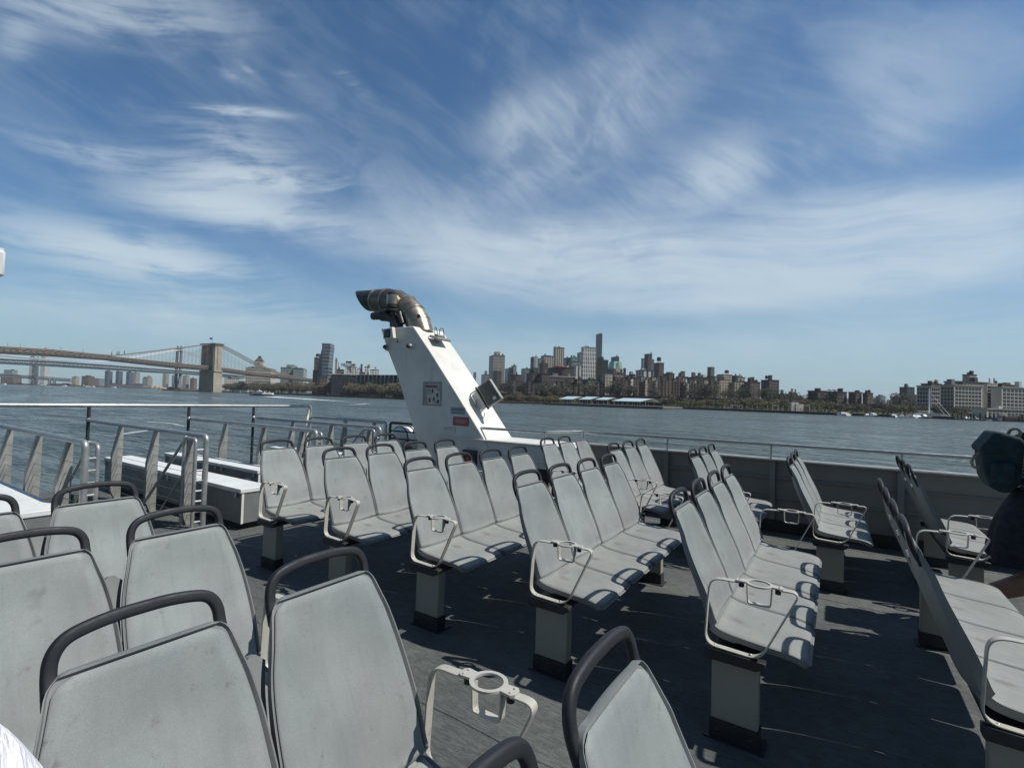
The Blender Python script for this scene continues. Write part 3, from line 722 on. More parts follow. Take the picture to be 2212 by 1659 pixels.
b = MB(); b.tube([(-.04, .03, .19), (-.25, .06, .08)], .016, 6); b.tube([(.18, .03, -.09), (.0, .06, -.22)], .016, 6); b.prism([(-.05, .17), (.15, -.09), (.03, -.17), (-.16, .08)], .03, .05); b.build('bracket', M['white'], an)
MB().tube(arc([(.0, .0, .02), (-.03, -.02, -.1), (.06, -.03, -.28), (.14, .0, -.33), (.15, .02, -.2)], .06, 5), .005, 6).build('cable', M['black'], an, smooth=True)

# life raft canisters beyond the short rail, fire extinguisher by the casing
M['raft'] = paint('white_fibreglass', (.80, .79, .74), .35, var=.05, scale=4, grime=.2, grime_col=(.5, .45, .3))
for i, (x, z) in enumerate(((-7.25, .70), (-6.72, .70))):
    rf = empty('liferaft_canister', (x, 7.32, z)); tag(rf, ('rounded white liferaft canister farther from the funnel foot', 'rounded white liferaft canister touching the funnel foot')[i], 'liferaft', 'white liferaft canisters behind the short rail')
    m = MB(); pr = [(0, .0), (.02, .12), (.06, .18), (.14, .215), (.3, .222), (.46, .215), (.54, .18), (.58, .12), (.60, 0)]
    vs = []; n = 20
    for a, rr in pr:
        for k in range(n): th = 2*math.pi*k/n; vs.append((rr*math.cos(th), a-.35, rr*math.sin(th)))
    m.add(vs, [(i_*n+k, i_*n+(k+1) % n, (i_+1)*n+(k+1) % n, (i_+1)*n+k) for i_ in range(len(pr)-1) for k in range(n)])
    m.build('shell', M['raft'], rf, smooth=True, weld=True)
    for y in (-.2, .02): MB().tube([(.229*math.cos(2*math.pi*k/20), y, .229*math.sin(2*math.pi*k/20)) for k in range(20)], .01, 6, closed=True).build('strap', M['darkmetal'], rf)
    MB().box(-.2, .2, -.3, .2, -.30, -.2).build('cradle', M['zinc'], rf)
MB_ = tag(MB().box(-7.6, -6.2, 7.0, 7.8, .30, .40).build('raft_platform', M['zinc']), 'grey shelf carrying the liferaft canisters', 'shelf')
M['red'] = paint('red_enamel', (.50, .03, .02), .35, var=.08, grime=.1)
fx = empty('fire_extinguisher', (-5.05, 6.53, .50)); tag(fx, 'small red fire extinguisher in a dark case at the funnel foot', 'extinguisher')
MB().box(-.13, .13, .0, .083, -.12, .18).build('case', M['ink'], fx)
MB().tube([(.02, -.01, -.11), (.02, -.01, .06)], .045, 14).build('bottle', M['red'], fx, smooth='angle')
MB().tube([(.02, -.01, .06), (.02, -.01, .12)], .018, 10).build('valve', M['red'], fx, smooth='angle')

# mast floodlight, mostly beyond the left edge
fl = empty('mast_floodlight', (-7.0, 1.17, 2.74)); tag(fl, 'white floodlight seen at the left edge against the sky', 'lamp')
MB().box(-.13, .12, -.12, .145, -.13, .12).build('housing', M['whitebox'], fl, bevel=.02)
MB().box(-.10, .09, -.09, .115, -.165, -.131).build('lens', M['glassdark'], fl, bevel=.008)
b = MB()
for k in range(5): b.box(-.11+k*.045, -.095+k*.045, -.11, .135, .121, .15)
b.build('cooling_fin', M['whitebox'], fl)
MB().tube([(.0, -.12, 0), (.0, -.55, 0), (0, -.55, -2.74)], .03, 10).build('pole', M['whitebox'], fl, smooth='angle')

# ------------------------------------------------------------------ people
def skin_body(name, joints, edges, mat, parent=None, sub=2, root='pelvis'):
    """joints: name -> (x, y, z, rx[, ry]); one continuous skinned surface"""
    keys = list(joints); idx = {k: i for i, k in enumerate(keys)}
    me = bpy.data.meshes.new(name); me.from_pydata([joints[k][:3] for k in keys], [(idx[a], idx[b]) for a, b in edges], [])
    o = bpy.data.objects.new(name, me); sc.collection.objects.link(o)
    o.modifiers.new('skin', 'SKIN').use_smooth_shade = True
    for k in keys:
        d = me.skin_vertices[0].data[idx[k]]; r_ = joints[k][3:]
        d.radius = (r_[0], r_[1] if len(r_) > 1 else r_[0]); d.use_root = (k == root)
    s = o.modifiers.new('sub', 'SUBSURF'); s.levels = sub; s.render_levels = sub
    me.materials.append(mat)
    if parent is not None: o.parent = parent; CH.setdefault(parent.name, []).append(o)
    return o
M['skin'] = paint('brown_skin', (.20, .105, .065), .5, var=.08, scale=8, grime=0, bmp=.05)
M['skin2'] = paint('light_skin', (.50, .33, .25), .5, var=.06, scale=8, grime=0, bmp=.05)
M['hair'] = paint('black_hair', (.02, .017, .014), .5, var=.2, scale=20, grime=0, bmp=.5, bdist=.004)
M['navy'] = paint('dark_navy_cloth', (.007, .010, .019), .85, var=.25, scale=9, grime=0, bmp=.4, bdist=.004)
M['shoe'] = paint('dark_shoe', (.03, .03, .032), .5)
def stripes():
    m, t, b = newmat('striped_knit'); c = t.node('ShaderNodeTexCoord').outputs['Object']
    wv = t.noise(c, 7, 3); x, y, z = t.sep(c)
    f = t.m('FRACT', t.m('ADD', t.m('MULTIPLY', z, 46), t.m('MULTIPLY', wv, 1.6)))
    k = t.mix(t.ramp(f, .56, .64), (.42, .44, .52, 1), (.02, .03, .06, 1)); t.l.new(k, b.inputs['Base Color']); b.inputs['Roughness'].default_value = .85
    bump(t, b, t.noise(c, 9, 4), .5, .02); return m
M['stripe'] = stripes()
def hand(j, e, w, d, s, side, curl=.5, pre='h', sc_=1.0):
    """adds palm, four bent fingers and a thumb to a joint table; w wrist point, d pointing direction, s across the palm"""
    d = Vector(d).normalized(); s = Vector(s).normalized(); nrm = d.cross(s).normalized(); w = Vector(w)
    def P(a, b, c): return w+(d*a+s*b+nrm*c)*sc_
    j[pre+'p'] = (*P(.045, 0, 0), .034*sc_, .016*sc_); j[pre+'k'] = (*P(.085, 0, 0), .036*sc_, .013*sc_); e.append((side, pre+'p')); e.append((pre+'p', pre+'k'))
    for i, (off, ln) in enumerate(((-.030, .068), (-.010, .078), (.010, .073), (.029, .058))):
        a, b, c = P(.095, off, .0), P(.095+ln*.5, off*1.1, curl*.02), P(.095+ln*.85, off*1.12, curl*.055)
        for n_, q_, r_ in (('a', a, .0095), ('b', b, .0085), ('c', c, .007)): j[pre+n_+str(i)] = (*q_, r_*sc_)
        e += [(pre+'k', pre+'a'+str(i)), (pre+'a'+str(i), pre+'b'+str(i)), (pre+'b'+str(i), pre+'c'+str(i))]
    for n_, q_, r_ in (('t1', P(.04, -.045, .012), .012), ('t2', P(.072, -.060, .028), .0095), ('t3', P(.095, -.058, .042), .008)): j[pre+n_] = (*q_, r_*sc_)
    e += [(pre+'p', pre+'t1'), (pre+'t1', pre+'t2'), (pre+'t2', pre+'t3')]
def face(parent, c, fwd, mat, hairmat, s=1.0, hat=False):
    """head shape with brow, nose, mouth, ears, eyes and hair; c is the head centre, fwd where it looks"""
    f = Vector(fwd).normalized(); l = Vector((0, 0, 1)).cross(f).normalized(); u = f.cross(l)
    Mx = Matrix(((f.x, l.x, u.x, c[0]), (f.y, l.y, u.y, c[1]), (f.z, l.z, u.z, c[2]), (0, 0, 0, 1))) @ Matrix.Scale(s, 4)
    def ellT(m, cc, rr, nu=16, nv=12):
        t_ = MB().ell(cc, rr, nu, nv); m.add([Mx @ Vector(p) for p in t_.v], t_.f)
    hm = MB(); ellT(hm, (-.012, 0, .02), (.098, .077, .105), 20, 16); hm.build('hair', hairmat, parent, smooth=True)
    em = MB()
    for sg in (-1, 1): ellT(em, (.083, sg*.031, .008), (.012, .014, .009), 10, 8)
    em.build('eye', M['poster'], parent, smooth=True)
    em = MB()
    for sg in (-1, 1): ellT(em, (.0915, sg*.031, .008), (.006, .006, .006), 8, 6)
    em.build('pupil', M['black'], parent, smooth=True)
    lp = MB(); ellT(lp, (.093, 0, -.052), (.008, .024, .008), 12, 6); lp.build('lips', M['maroon'], parent, smooth=True)
def head_joints(j, e, neck, c, fwd, pre='n'):
    f = Vector(fwd).normalized(); c = Vector(c)
    j['skull'] = (*(c+Vector((0, 0, .015))-f*.01), .085, .075); j['crown'] = (*(c+Vector((0, 0, .07))-f*.01), .06, .06)
    j['jaw'] = (*(c+Vector((0, 0, -.06))+f*.035), .05, .045); j['nose'] = (*(c+Vector((0, 0, -.015))+f*.098), .012, .011)
    j['brow'] = (*(c+Vector((0, 0, .0))+f*.06), .045, .04)
    l = Vector((0, 0, 1)).cross(f)
    for s_, nm in ((-1, 'earR'), (1, 'earL')): j[nm] = (*(c+l*(s_*.085)-Vector((0, 0, .01))), .012, .02); e.append(('skull', nm))
    e += [(neck, 'skull'), ('skull', 'crown'), ('skull', 'jaw'), ('skull', 'brow'), ('brow', 'nose')]

# walker at the right edge, striding towards the bow (+x), seen from the left-rear
PX, PY = 1.205, 4.93
pr_ = empty('person', (PX, PY, 0)); tag(pr_, 'person in striped shirt and dark knee-length skirt walking past at the right edge', 'person')
j = {'pelvis': (0, 0, .92, .135, .105), 'waist': (.01, 0, 1.05, .125, .095), 'chest': (.03, 0, 1.25, .15, .11), 'neckb': (.045, 0, 1.40, .075, .06), 'neck': (.06, 0, 1.47, .05, .05),
     'shL': (.03, .16, 1.37, .055), 'elL': (-.02, .25, 1.12, .042), 'wrL': (.12, .27, .92, .026, .022),
     'shR': (.03, -.16, 1.37, .055), 'elR': (-.05, -.24, 1.10, .042), 'wrR': (.12, -.22, .93, .026, .022),
     'hipL': (.02, .09, .86, .085), 'knL': (.26, .10, .50, .055), 'anL': (.20, .10, .10, .036), 'hlL': (.17, .10, .045, .035), 'toL': (.36, .11, .03, .03, .025),
     'hipR': (-.01, -.09, .86, .085), 'knR': (.04, -.10, .50, .075), 'caR': (-.12, -.10, .40, .078), 'anR': (-.40, -.10, .24, .045), 'hlR': (-.45, -.10, .22, .04), 'toR': (-.38, -.10, .06, .035, .03)}
e = [('pelvis', 'waist'), ('waist', 'chest'), ('chest', 'neckb'), ('neckb', 'neck'), ('chest', 'shL'), ('shL', 'elL'), ('elL', 'wrL'), ('chest', 'shR'), ('shR', 'elR'), ('elR', 'wrR'),
     ('pelvis', 'hipL'), ('hipL', 'knL'), ('knL', 'anL'), ('anL', 'hlL'), ('anL', 'toL'), ('pelvis', 'hipR'), ('hipR', 'knR'), ('knR', 'caR'), ('caR', 'anR'), ('anR', 'hlR'), ('anR', 'toR')]
hand(j, e, (.12, .27, .92), (.5, .02, -.8), (0, 1, 0), 'wrL', pre='hl'); hand(j, e, (.12, -.22, .93), (.5, 0, -.8), (0, 1, 0), 'wrR', pre='hr')
head_joints(j, e, 'neck', (.09, 0, 1.60), (1, 0, -.1))
skin_body('body', j, e, M['skin'], pr_)
face(pr_, (.09, 0, 1.60), (1, 0, -.1), M['skin'], M['hair'])
sh = {'pelvis': (0, 0, .95, .185, .15), 'waist': (.01, 0, 1.05, .175, .14), 'chest': (.03, 0, 1.25, .205, .165), 'neckb': (.045, 0, 1.385, .10, .085),
      'shL': (.03, .165, 1.36, .085), 'elL': (.0, .215, 1.22, .075), 'shR': (.03, -.165, 1.36, .085), 'elR': (-.02, -.205, 1.22, .075)}
skin_body('shirt', sh, [('pelvis', 'waist'), ('waist', 'chest'), ('chest', 'neckb'), ('chest', 'shL'), ('shL', 'elL'), ('chest', 'shR'), ('shR', 'elR')], M['stripe'], pr_)
sk = MB(); sec_n = 40; rows = ((1.03, .0, .155, .13), (.97, -.01, .175, .15), (.88, -.02, .205, .175), (.78, -.035, .225, .19), (.68, -.045, .235, .20), (.60, -.05, .24, .21), (.53, -.05, .24, .21))
for zz, xo, rx, ry in rows:
    f_ = (1.03-zz)/.5
    for k in range(sec_n):
        a = 2*math.pi*k/sec_n; w_ = 1+f_*(.055*math.sin(7*a+.6)+.035*math.sin(11*a+1.3))
        sk.v.append((xo+rx*w_*math.cos(a), ry*w_*math.sin(a), zz+.02*f_*math.sin(3*a)))
for i in range(len(rows)-1):
    for k in range(sec_n): l_ = (k+1) % sec_n; sk.f.append((i*sec_n+k, i*sec_n+l_, (i+1)*sec_n+l_, (i+1)*sec_n+k))
sk.build('skirt', M['navy'], pr_, smooth=True)
for p, q_, n_ in (((.14, .10), (.40, .11), .03), ((-.50, -.10), (-.36, -.10), .11)):
    MB().ell(((p[0]+q_[0])/2, (p[1]+q_[1])/2, n_ + .02), (.14, .05, .045), 14, 8).build('shoe', M['shoe'], pr_, smooth=True)
# backpack
M['teal'] = paint('dark_teal_canvas', (.006, .026, .034), .8, var=.45, scale=11, grime=.4, grime_col=(.016, .055, .065), bmp=.7, bdist=.010)
M['webbing'] = paint('pale_webbing', (.26, .22, .16), .8, var=.15, scale=30, grime=.3, grime_col=(.08, .06, .04))
bp = empty('backpack', (.96, PY, 1.21)); tag(bp, 'dark teal canvas backpack on the walking person', 'backpack')
def bag(pts, hy, name, bev):
    o = MB().prism([(x-.96, z-1.21) for x, z in pts], -hy, hy, 'y').build(name, M['teal'], bp, bevel=bev, seg=4); return o
bag([(.915, 1.415), (.860, 1.315), (.862, 1.222), (.874, 1.105), (.904, 1.035), (.947, 1.008), (1.004, 1.0), (1.056, 1.076), (1.08, 1.365), (1.05, 1.383), (.999, 1.40)], .15, 'bag', .045)
bag([(.925, 1.432), (.848, 1.312), (.850, 1.275), (.93, 1.268), (1.0, 1.292), (1.072, 1.350), (1.06, 1.388), (.999, 1.41)], .162, 'top_flap', .03)
bag([(.90, 1.215), (.895, 1.10), (.93, 1.06), (1.0, 1.055), (1.02, 1.10), (1.02, 1.22)], .185, 'front_pocket', .03)
wb_ = [(-.009, -.0015), (.009, -.0015), (.009, .0015), (-.009, .0015)]
MB().sweep(arc([(.034, -.10, .20), (.05, -.11, .235), (.075, -.11, .242), (.096, -.11, .225), (.093, -.10, .17)], .02, 4), wb_, up=(0, 1, 0)).build('carry_handle', M['webbing'], bp)
MB().sweep(arc([(-.10, -.06, .063), (-.133, -.07, .031), (-.149, -.07, -.022), (-.127, -.07, -.057), (-.095, -.06, -.035)], .02, 4), wb_, up=(0, 1, 0)).build('side_strap', M['webbing'], bp)
for s_ in (-1, 1): MB().sweep(arc([(.10, s_*.09, .16), (.20, s_*.12, .21), (.34, s_*.13, .06), (.24, s_*.12, -.12), (.09, s_*.09, -.12)], .07, 6), [(-.022, -.004), (.022, -.004), (.022, .004), (-.022, .004)], up=(0, 1, 0)).build('shoulder_strap', M['teal'], bp)

# seated companion in a white shirt, only the shoulder and sleeve reach the picture
def cloth(name, col):
    m, t, b = newmat(name); c = t.node('ShaderNodeTexCoord').outputs['Object']
    t.l.new(t.mix(t.ramp(t.noise(c, 6, 4), .3, .7), (*[q*.9 for q in col], 1), (*col, 1)), b.inputs['Base Color']); b.inputs['Roughness'].default_value = .9
    b.inputs['Sheen Weight'].default_value = .2
    h = t.m('ADD', t.noise(t.mapv(c, rot=(.4, .2, .6), scale=(4, 12, 5)), 1, 3, .6, 1.5), t.m('MULTIPLY', t.noise(c, 240, 2), .04)); bump(t, b, h, .9, .03); return m
M['whitecloth'] = cloth('white_cotton', (.78, .78, .84))
QX, QY = -1.0, .012
ps2 = empty('person', (QX, QY, 0)); tag(ps2, 'seated person in a white shirt, only the sleeve showing in the lower left corner', 'person')
j = {'pelvis': (0, 0, .58, .14, .12), 'waist': (-.03, 0, .70, .125, .10), 'chest': (-.05, 0, .88, .15, .11), 'neckb': (-.03, 0, 1.03, .07, .06), 'neck': (-.01, 0, 1.09, .05, .05),
     'shL': (-.03, .17, .99, .055), 'elL': (.02, .24, .74, .04), 'wrL': (.24, .16, .66, .026, .022), 'shR': (-.03, -.17, .99, .055), 'elR': (.02, -.24, .74, .04), 'wrR': (.24, -.14, .66, .026, .022),
     'hipL': (.06, .09, .56, .085), 'knL': (.47, .11, .55, .058), 'anL': (.50, .11, .10, .038), 'toL': (.66, .12, .04, .032, .028), 'hipR': (.06, -.09, .56, .085), 'knR': (.47, -.11, .55, .058), 'anR': (.50, -.11, .10, .038), 'toR': (.66, -.12, .04, .032, .028)}
e = [('pelvis', 'waist'), ('waist', 'chest'), ('chest', 'neckb'), ('neckb', 'neck'), ('chest', 'shL'), ('shL', 'elL'), ('elL', 'wrL'), ('chest', 'shR'), ('shR', 'elR'), ('elR', 'wrR'),
     ('pelvis', 'hipL'), ('hipL', 'knL'), ('knL', 'anL'), ('anL', 'toL'), ('pelvis', 'hipR'), ('hipR', 'knR'), ('knR', 'anR'), ('anR', 'toR')]
hand(j, e, (.24, .16, .66), (1, -.1, -.1), (0, 1, 0), 'wrL', pre='hl'); hand(j, e, (.24, -.14, .66), (1, .1, -.1), (0, -1, 0), 'wrR', pre='hr')
head_joints(j, e, 'neck', (.0, 0, 1.22), (1, 0, -.1))
skin_body('body', j, e, M['skin2'], ps2)
face(ps2, (.0, 0, 1.22), (1, 0, -.1), M['skin2'], M['hair'])
sh = {'pelvis': (0, 0, .60, .17, .14), 'waist': (-.03, 0, .72, .155, .125), 'chest': (-.05, 0, .88, .175, .135), 'neckb': (-.03, 0, 1.01, .085, .07),
      'shL': (-.03, .175, .985, .092), 'mL': (-.005, .225, .86, .088), 'elL': (.02, .25, .74, .075), 'fL': (.16, .20, .68, .055), 'shR': (-.03, -.175, .985, .078), 'elR': (.02, -.25, .74, .068)}
skin_body('shirt', sh, [('pelvis', 'waist'), ('waist', 'chest'), ('chest', 'neckb'), ('chest', 'shL'), ('shL', 'mL'), ('mL', 'elL'), ('elL', 'fL'), ('chest', 'shR'), ('shR', 'elR')], M['whitecloth'], ps2)
so = {'pelvis': (0, 0, .56, .155, .13), 'hipL': (.10, .09, .56, .10), 'knL': (.49, .11, .555, .075), 'anL': (.50, .11, .2, .06), 'hipR': (.10, -.09, .56, .10), 'knR': (.49, -.11, .555, .075), 'anR': (.50, -.11, .2, .06)}
skin_body('trousers', so, [('pelvis', 'hipL'), ('hipL', 'knL'), ('knL', 'anL'), ('pelvis', 'hipR'), ('hipR', 'knR'), ('knR', 'anR')], M['navy'], ps2)
# ================================================================== river, shores, bridges, city
rnd = random.Random(11)
ZW = HC-6.0; ZG = ZW+2.2
RH = Vector((cy_, sy_, 0)); FH = Vector((-sy_, cy_, 0))
def proj(p):
    d = Vector(p)-CAM; z = d.dot(FWD)
    return ((1106+CXO+F_PX*d.dot(RIGHT)/z)*1.482, (829.5-F_PX*d.dot(UP)/z)*1.482, z)
def at_y(p, ypx):
    """the height above (p.x, p.y) that shows at picture row ypx"""
    a, b = -60., 500.
    for _ in range(40):
        c = (a+b)/2
        if proj((p[0], p[1], c))[1] > ypx: a = c
        else: b = c
    return (a+b)/2
def shore_depth(x, y): return max(300, min(1150, 6*F_PX/max(.1, (y-horizon(x))/1.482)))
def ground(x, d):
    p = px(x, horizon(x), d); return Vector((p.x, p.y, ZG))

# water
m, t, b = newmat('river_water'); c = t.node('ShaderNodeTexCoord').outputs['Object']
n1 = t.noise(t.mapv(c, rot=(0, 0, R(-20)), scale=(.55, .9, 1)), 1.0, 6, .62, .4)
n2 = t.noise(t.mapv(c, rot=(0, 0, R(15)), scale=(.12, .2, 1)), 1.0, 5, .6, .6)
AL = (0, 0, -YAW)                                  # long crests lie roughly across the river's width
g1_ = t.noise(t.mapv(c, rot=AL, scale=(.05, .16, 1)), 1.0, 4, .65); g2_ = t.noise(t.mapv(c, rot=AL, scale=(.012, .045, 1), loc=(3, 8, 0)), 1.0, 4, .65); g3_ = t.noise(t.mapv(c, rot=AL, scale=(.003, .011, 1), loc=(9, 2, 0)), 1.0, 4, .6)
gust = t.m('ADD', t.m('MULTIPLY', g1_, .35), t.m('ADD', t.m('MULTIPLY', g2_, .35), t.m('MULTIPLY', g3_, .30)))
gs = t.ramp(gust, .40, .60, 0, 1)
k = t.mix(gs, (.045, .064, .064, 1), (.105, .132, .126, 1)); t.l.new(k, b.inputs['Base Color'])
t.l.new(t.ramp(gs, 0, 1, .40, .10, False), b.inputs['Roughness']); b.inputs['IOR'].default_value = 1.33
n4 = t.noise(t.mapv(c, rot=AL, scale=(.03, .10, 1)), 1.0, 4, .6)
h = t.m('ADD', t.m('MULTIPLY', n1, .55), t.m('ADD', t.m('MULTIPLY', n2, 2.6), t.m('MULTIPLY', n4, 4.0)))
h = t.m('MULTIPLY', h, t.ramp(gs, 0, 1, 1.5, .25, False))
bump(t, b, h, 1.0, .6)
M['water'] = m
wv = MB().add([(-9000, -3000, ZW), (6000, -3000, ZW), (6000, 12000, ZW), (-9000, 12000, ZW)], [(0, 1, 2, 3)]).build('water', m); tag(wv, kind='structure')

# land
M['land'] = paint('shore_ground', (.075, .075, .05), .95, var=.3, scale=.05, grime=.4, grime_col=(.05, .06, .03), bmp=0)
M['seawall'] = paint('dark_seawall', (.035, .033, .03), .9, var=.3, scale=.2, grime=.4, grime_col=(.08, .075, .06), bmp=0)
shore = [(520, 1249), (600, 1251), (740, 1256), (850, 1261), (1293, 1279), (1500, 1287.5), (1760, 1295), (1980, 1302), (2130, 1307), (2640, 1328), (2700, 1330), (3278, 1350), (3900, 1374)]
sp_ = [(x, shore_depth(x, y)) for x, y in shore]
near = [px(x, horizon(x), d) for x, d in sp_]; far = [px(x, horizon(x), 5000) for x, d in sp_]
g = MB(); n = len(near)
g.add([(p.x, p.y, ZG) for p in near]+[(p.x, p.y, ZG) for p in far], [(i, i+1, n+i+1, n+i) for i in range(n-1)])
tag(g.build('land', M['land']), kind='structure')
s_ = MB(); s_.add([(p.x, p.y, ZW-1) for p in near]+[(p.x, p.y, ZG+.05) for p in near]+[(p.x+FH.x*3, p.y+FH.y*3, ZG+.05) for p in near], [(i, i+1, n+i+1, n+i) for i in range(n-1)]+[(n+i, n+i+1, 2*n+i+1, 2*n+i) for i in range(n-1)])
tag(s_.build('seawall', M['seawall']), kind='structure')
g = MB(); fs = [px(x, horizon(x), 2350) for x in (-900, 0, 300, 700, 1000)]; ff = [px(x, horizon(x), 6000) for x in (-900, 0, 300, 700, 1000)]
g.add([(p.x, p.y, ZW-1) for p in fs]+[(p.x, p.y, ZG+1) for p in fs]+[(p.x, p.y, ZG+1) for p in ff], [(i, i+1, 5+i+1, 5+i) for i in range(4)]+[(5+i, 6+i, 11+i, 10+i) for i in range(4)])
tag(g.build('far_shore_land', M['land']), kind='structure')

# facades ------------------------------------------------------------
FM = {}
def facade(key, wall, glass, bay=3.5, flr=3.4, wf=.45, hf=.5, spec=.3, band=None, var=.15):
    if key in FM: return FM[key]
    m, t, b = newmat('facade_'+key)
    if bay < 20: bay, flr = bay*1.3, flr*(1.3 if flr < 20 else 1)
    uv = t.node('ShaderNodeUVMap').outputs[0]; u, v, _ = t.sep(uv)
    fu = t.m('FRACT', t.m('DIVIDE', u, bay)); fv = t.m('FRACT', t.m('DIVIDE', v, flr))
    inu = t.m('LESS_THAN', t.m('ABSOLUTE', t.m('SUBTRACT', fu, .5)), wf/2); inv = t.m('LESS_THAN', t.m('ABSOLUTE', t.m('SUBTRACT', fv, .5)), hf/2)
    win = t.m('MULTIPLY', inu, inv)
    cell = t.xyz(t.m('FLOOR', t.m('DIVIDE', u, bay)), t.m('FLOOR', t.m('DIVIDE', v, flr)), 0)
    wn = t.node('ShaderNodeTexWhiteNoise'); t.l.new(cell, wn.inputs[0]); rv = wn.outputs[0]
    oi = t.node('ShaderNodeObjectInfo').outputs['Random']
    nz = t.noise(t.xyz(u, v, oi), .08, 4, .6); q = t.ramp(nz, .3, .7, 1-var, 1+var, False)
    wc = t.mix(1.0, (*wall, 1), t.xyz(q, q, q), 'MULTIPLY')
    if band:
        bv = t.m('LESS_THAN', t.m('FRACT', t.m('DIVIDE', v, flr*band[0])), band[1]); wc = t.mix(bv, wc, (*band[2], 1))
    gc = t.mix(t.m('MULTIPLY', rv, .5), (*glass, 1), tuple(min(1, g_*2.4+.02) for g_ in glass)+(1,))
    t.l.new(t.mix(win, wc, gc), b.inputs['Base Color'])
    t.l.new(t.mix(win, (.85, .85, .85, 1), (.18, .18, .18, 1)), b.inputs['Roughness']); b.inputs['Specular IOR Level'].default_value = spec
    bump(t, b, t.m('SUBTRACT', 1, win), .6, .3)
    FM[key] = m; return m
facade('brown', (.118, .096, .085), (.016, .018, .022), 3.2, 3.4, .42, .48)
facade('darkbrown', (.100, .080, .070), (.012, .013, .017), 3.4, 3.5, .4, .48)
facade('red', (.15, .105, .09), (.022, .022, .026), 3.2, 3.4, .4, .46)
facade('tan', (.40, .35, .27), (.035, .035, .04), 3.4, 3.4, .42, .5)
facade('ornate', (.38, .35, .29), (.04, .04, .045), 4.2, 3.6, .46, .72)
facade('beige', (.30, .28, .25), (.05, .055, .06), 2.8, 3.2, .55, .5)
facade('white', (.62, .62, .58), (.045, .05, .055), 4, 3.8, .5, .52)
facade('grid', (.62, .62, .60), (.05, .055, .06), 3.3, 7.2, .52, .80)
facade('greyglass', (.18, .21, .22), (.06, .085, .10), 2.4, 3.6, .7, .62, .6)
facade('blueglass', (.05, .075, .10), (.03, .055, .08), 2.6, 3.6, .8, .62, .7)
facade('greenglass', (.22, .27, .26), (.07, .10, .11), 2.6, 3.6, .66, .62, .6)
facade('darkglass', (.028, .036, .045), (.018, .028, .04), 2.4, 3.8, .7, .7, .6)
facade('black', (.018, .024, .030), (.012, .018, .024), 2.6, 3.8, .7, .7, .5)
facade('striped', (.55, .55, .50), (.03, .035, .04), 6.5, 40, .45, .96)
facade('grey', (.20, .20, .20), (.04, .045, .05), 3.2, 3.4, .45, .5)
facade('industrial', (.40, .45, .38), (.035, .038, .045), 6.4, 4.6, .74, .62)
facade('industrialdark', (.42, .40, .35), (.02, .024, .032), 6.4, 4.6, .76, .7)
facade('olive', (.15, .155, .125), (.03, .035, .035), 3.4, 3.6, .4, .45)
facade('paleblock', (.45, .46, .46), (.12, .14, .16), 3.2, 3.2, .4, .45)
M['roofdark'] = paint('dark_roofing', (.05, .05, .05), .9, var=.2, scale=.2, bmp=0)
M['rooflight'] = paint('pale_roofing', (.5, .5, .48), .9, var=.15, scale=.2, bmp=0)
M['copper'] = paint('green_copper_roof', (.25, .48, .40), .6, var=.15, scale=.2, bmp=0)
M['tankwood'] = paint('water_tank_wood', (.07, .055, .045), .9, var=.2, scale=1, bmp=0)
M['redroof'] = paint('red_roof', (.12, .045, .045), .7, var=.2, scale=.3, bmp=0)
M['stone'] = paint('granite_masonry', (.34, .30, .24), .85, var=.22, scale=.08, grime=.5, grime_col=(.13, .12, .10), bmp=0, streak=True)
M['bridgetan'] = paint('tan_painted_steel', (.175, .150, .130), .8, var=.25, scale=.3, grime=.5, grime_col=(.10, .085, .07), bmp=0)
M['bridgeblue'] = paint('blue_grey_steel', (.05, .075, .095), .7, var=.2, scale=.3, bmp=0)
M['cablewhite'] = paint('pale_cable_paint', (.50, .54, .56), .6, bmp=0)
M['lattice'] = paint('pale_truss_steel', (.35, .38, .39), .7, bmp=0)
M['haze_steel'] = paint('far_grey_steel', (.16, .18, .19), .7, bmp=0)

G = math.atan2(-.66, .75)                    # street grid: local +x face looks to the sunlit side
def uvbox(mb, a, b, z0, z1, cx=0, cy=0, taper=1.0):
    """walls of a block with wall lengths as uv; returns mesh builder"""
    x0, x1, y0, y1 = cx-a/2, cx+a/2, cy-b/2, cy+b/2
    c4 = [(x0, y0), (x1, y0), (x1, y1), (x0, y1)]; t4 = [(cx+(x-cx)*taper, cy+(y-cy)*taper) for x, y in c4]
    n = len(mb.v); mb.v += [(x, y, z0) for x, y in c4]+[(x, y, z1) for x, y in t4]; off = 0
    for i in range(4):
        j = (i+1) % 4; L = a if i in (0, 2) else b
        mb.f.append((n+i, n+j, n+4+j, n+4+i)); mb.uvs.append([(off, z0), (off+L, z0), (off+L, z1), (off, z1)]); off += L
    mb.f.append((n+4, n+5, n+6, n+7)); mb.uvs.append([(0, 0)]*4)
    return mb
def build_uv(mb, name, mat, parent=None):
    me = bpy.data.meshes.new(name); me.from_pydata(mb.v, [], mb.f); ul = me.uv_layers.new(name='UVMap')
    for p, us in zip(me.polygons, mb.uvs):
        for li, u in zip(p.loop_indices, us): ul.data[li].uv = u
    me.materials.append(mat); o = bpy.data.objects.new(name, me); sc.collection.objects.link(o)
    if parent is not None: o.parent = parent; CH.setdefault(parent.name, []).append(o)
    return o
FR = {'c3': (1400, 1000, 2.765), 'c4': (2100, 1000, 3.16), 'c5': (2700, 1100, 3.827), 'c2': (900, 1000, 3.687), 'z1': (540, 1060, 5.53), 'z3': (1750, 1050, 8.296), 'q1': (0, 1000, 2.458), 'z5': (960, 1080, 7.373), 'z4': (0, 1060, 5.53), 'p5': (1500, 1150, 3.687), 'n4': (2050, 1180, 3.403), 'F': (0, 0, 1)}
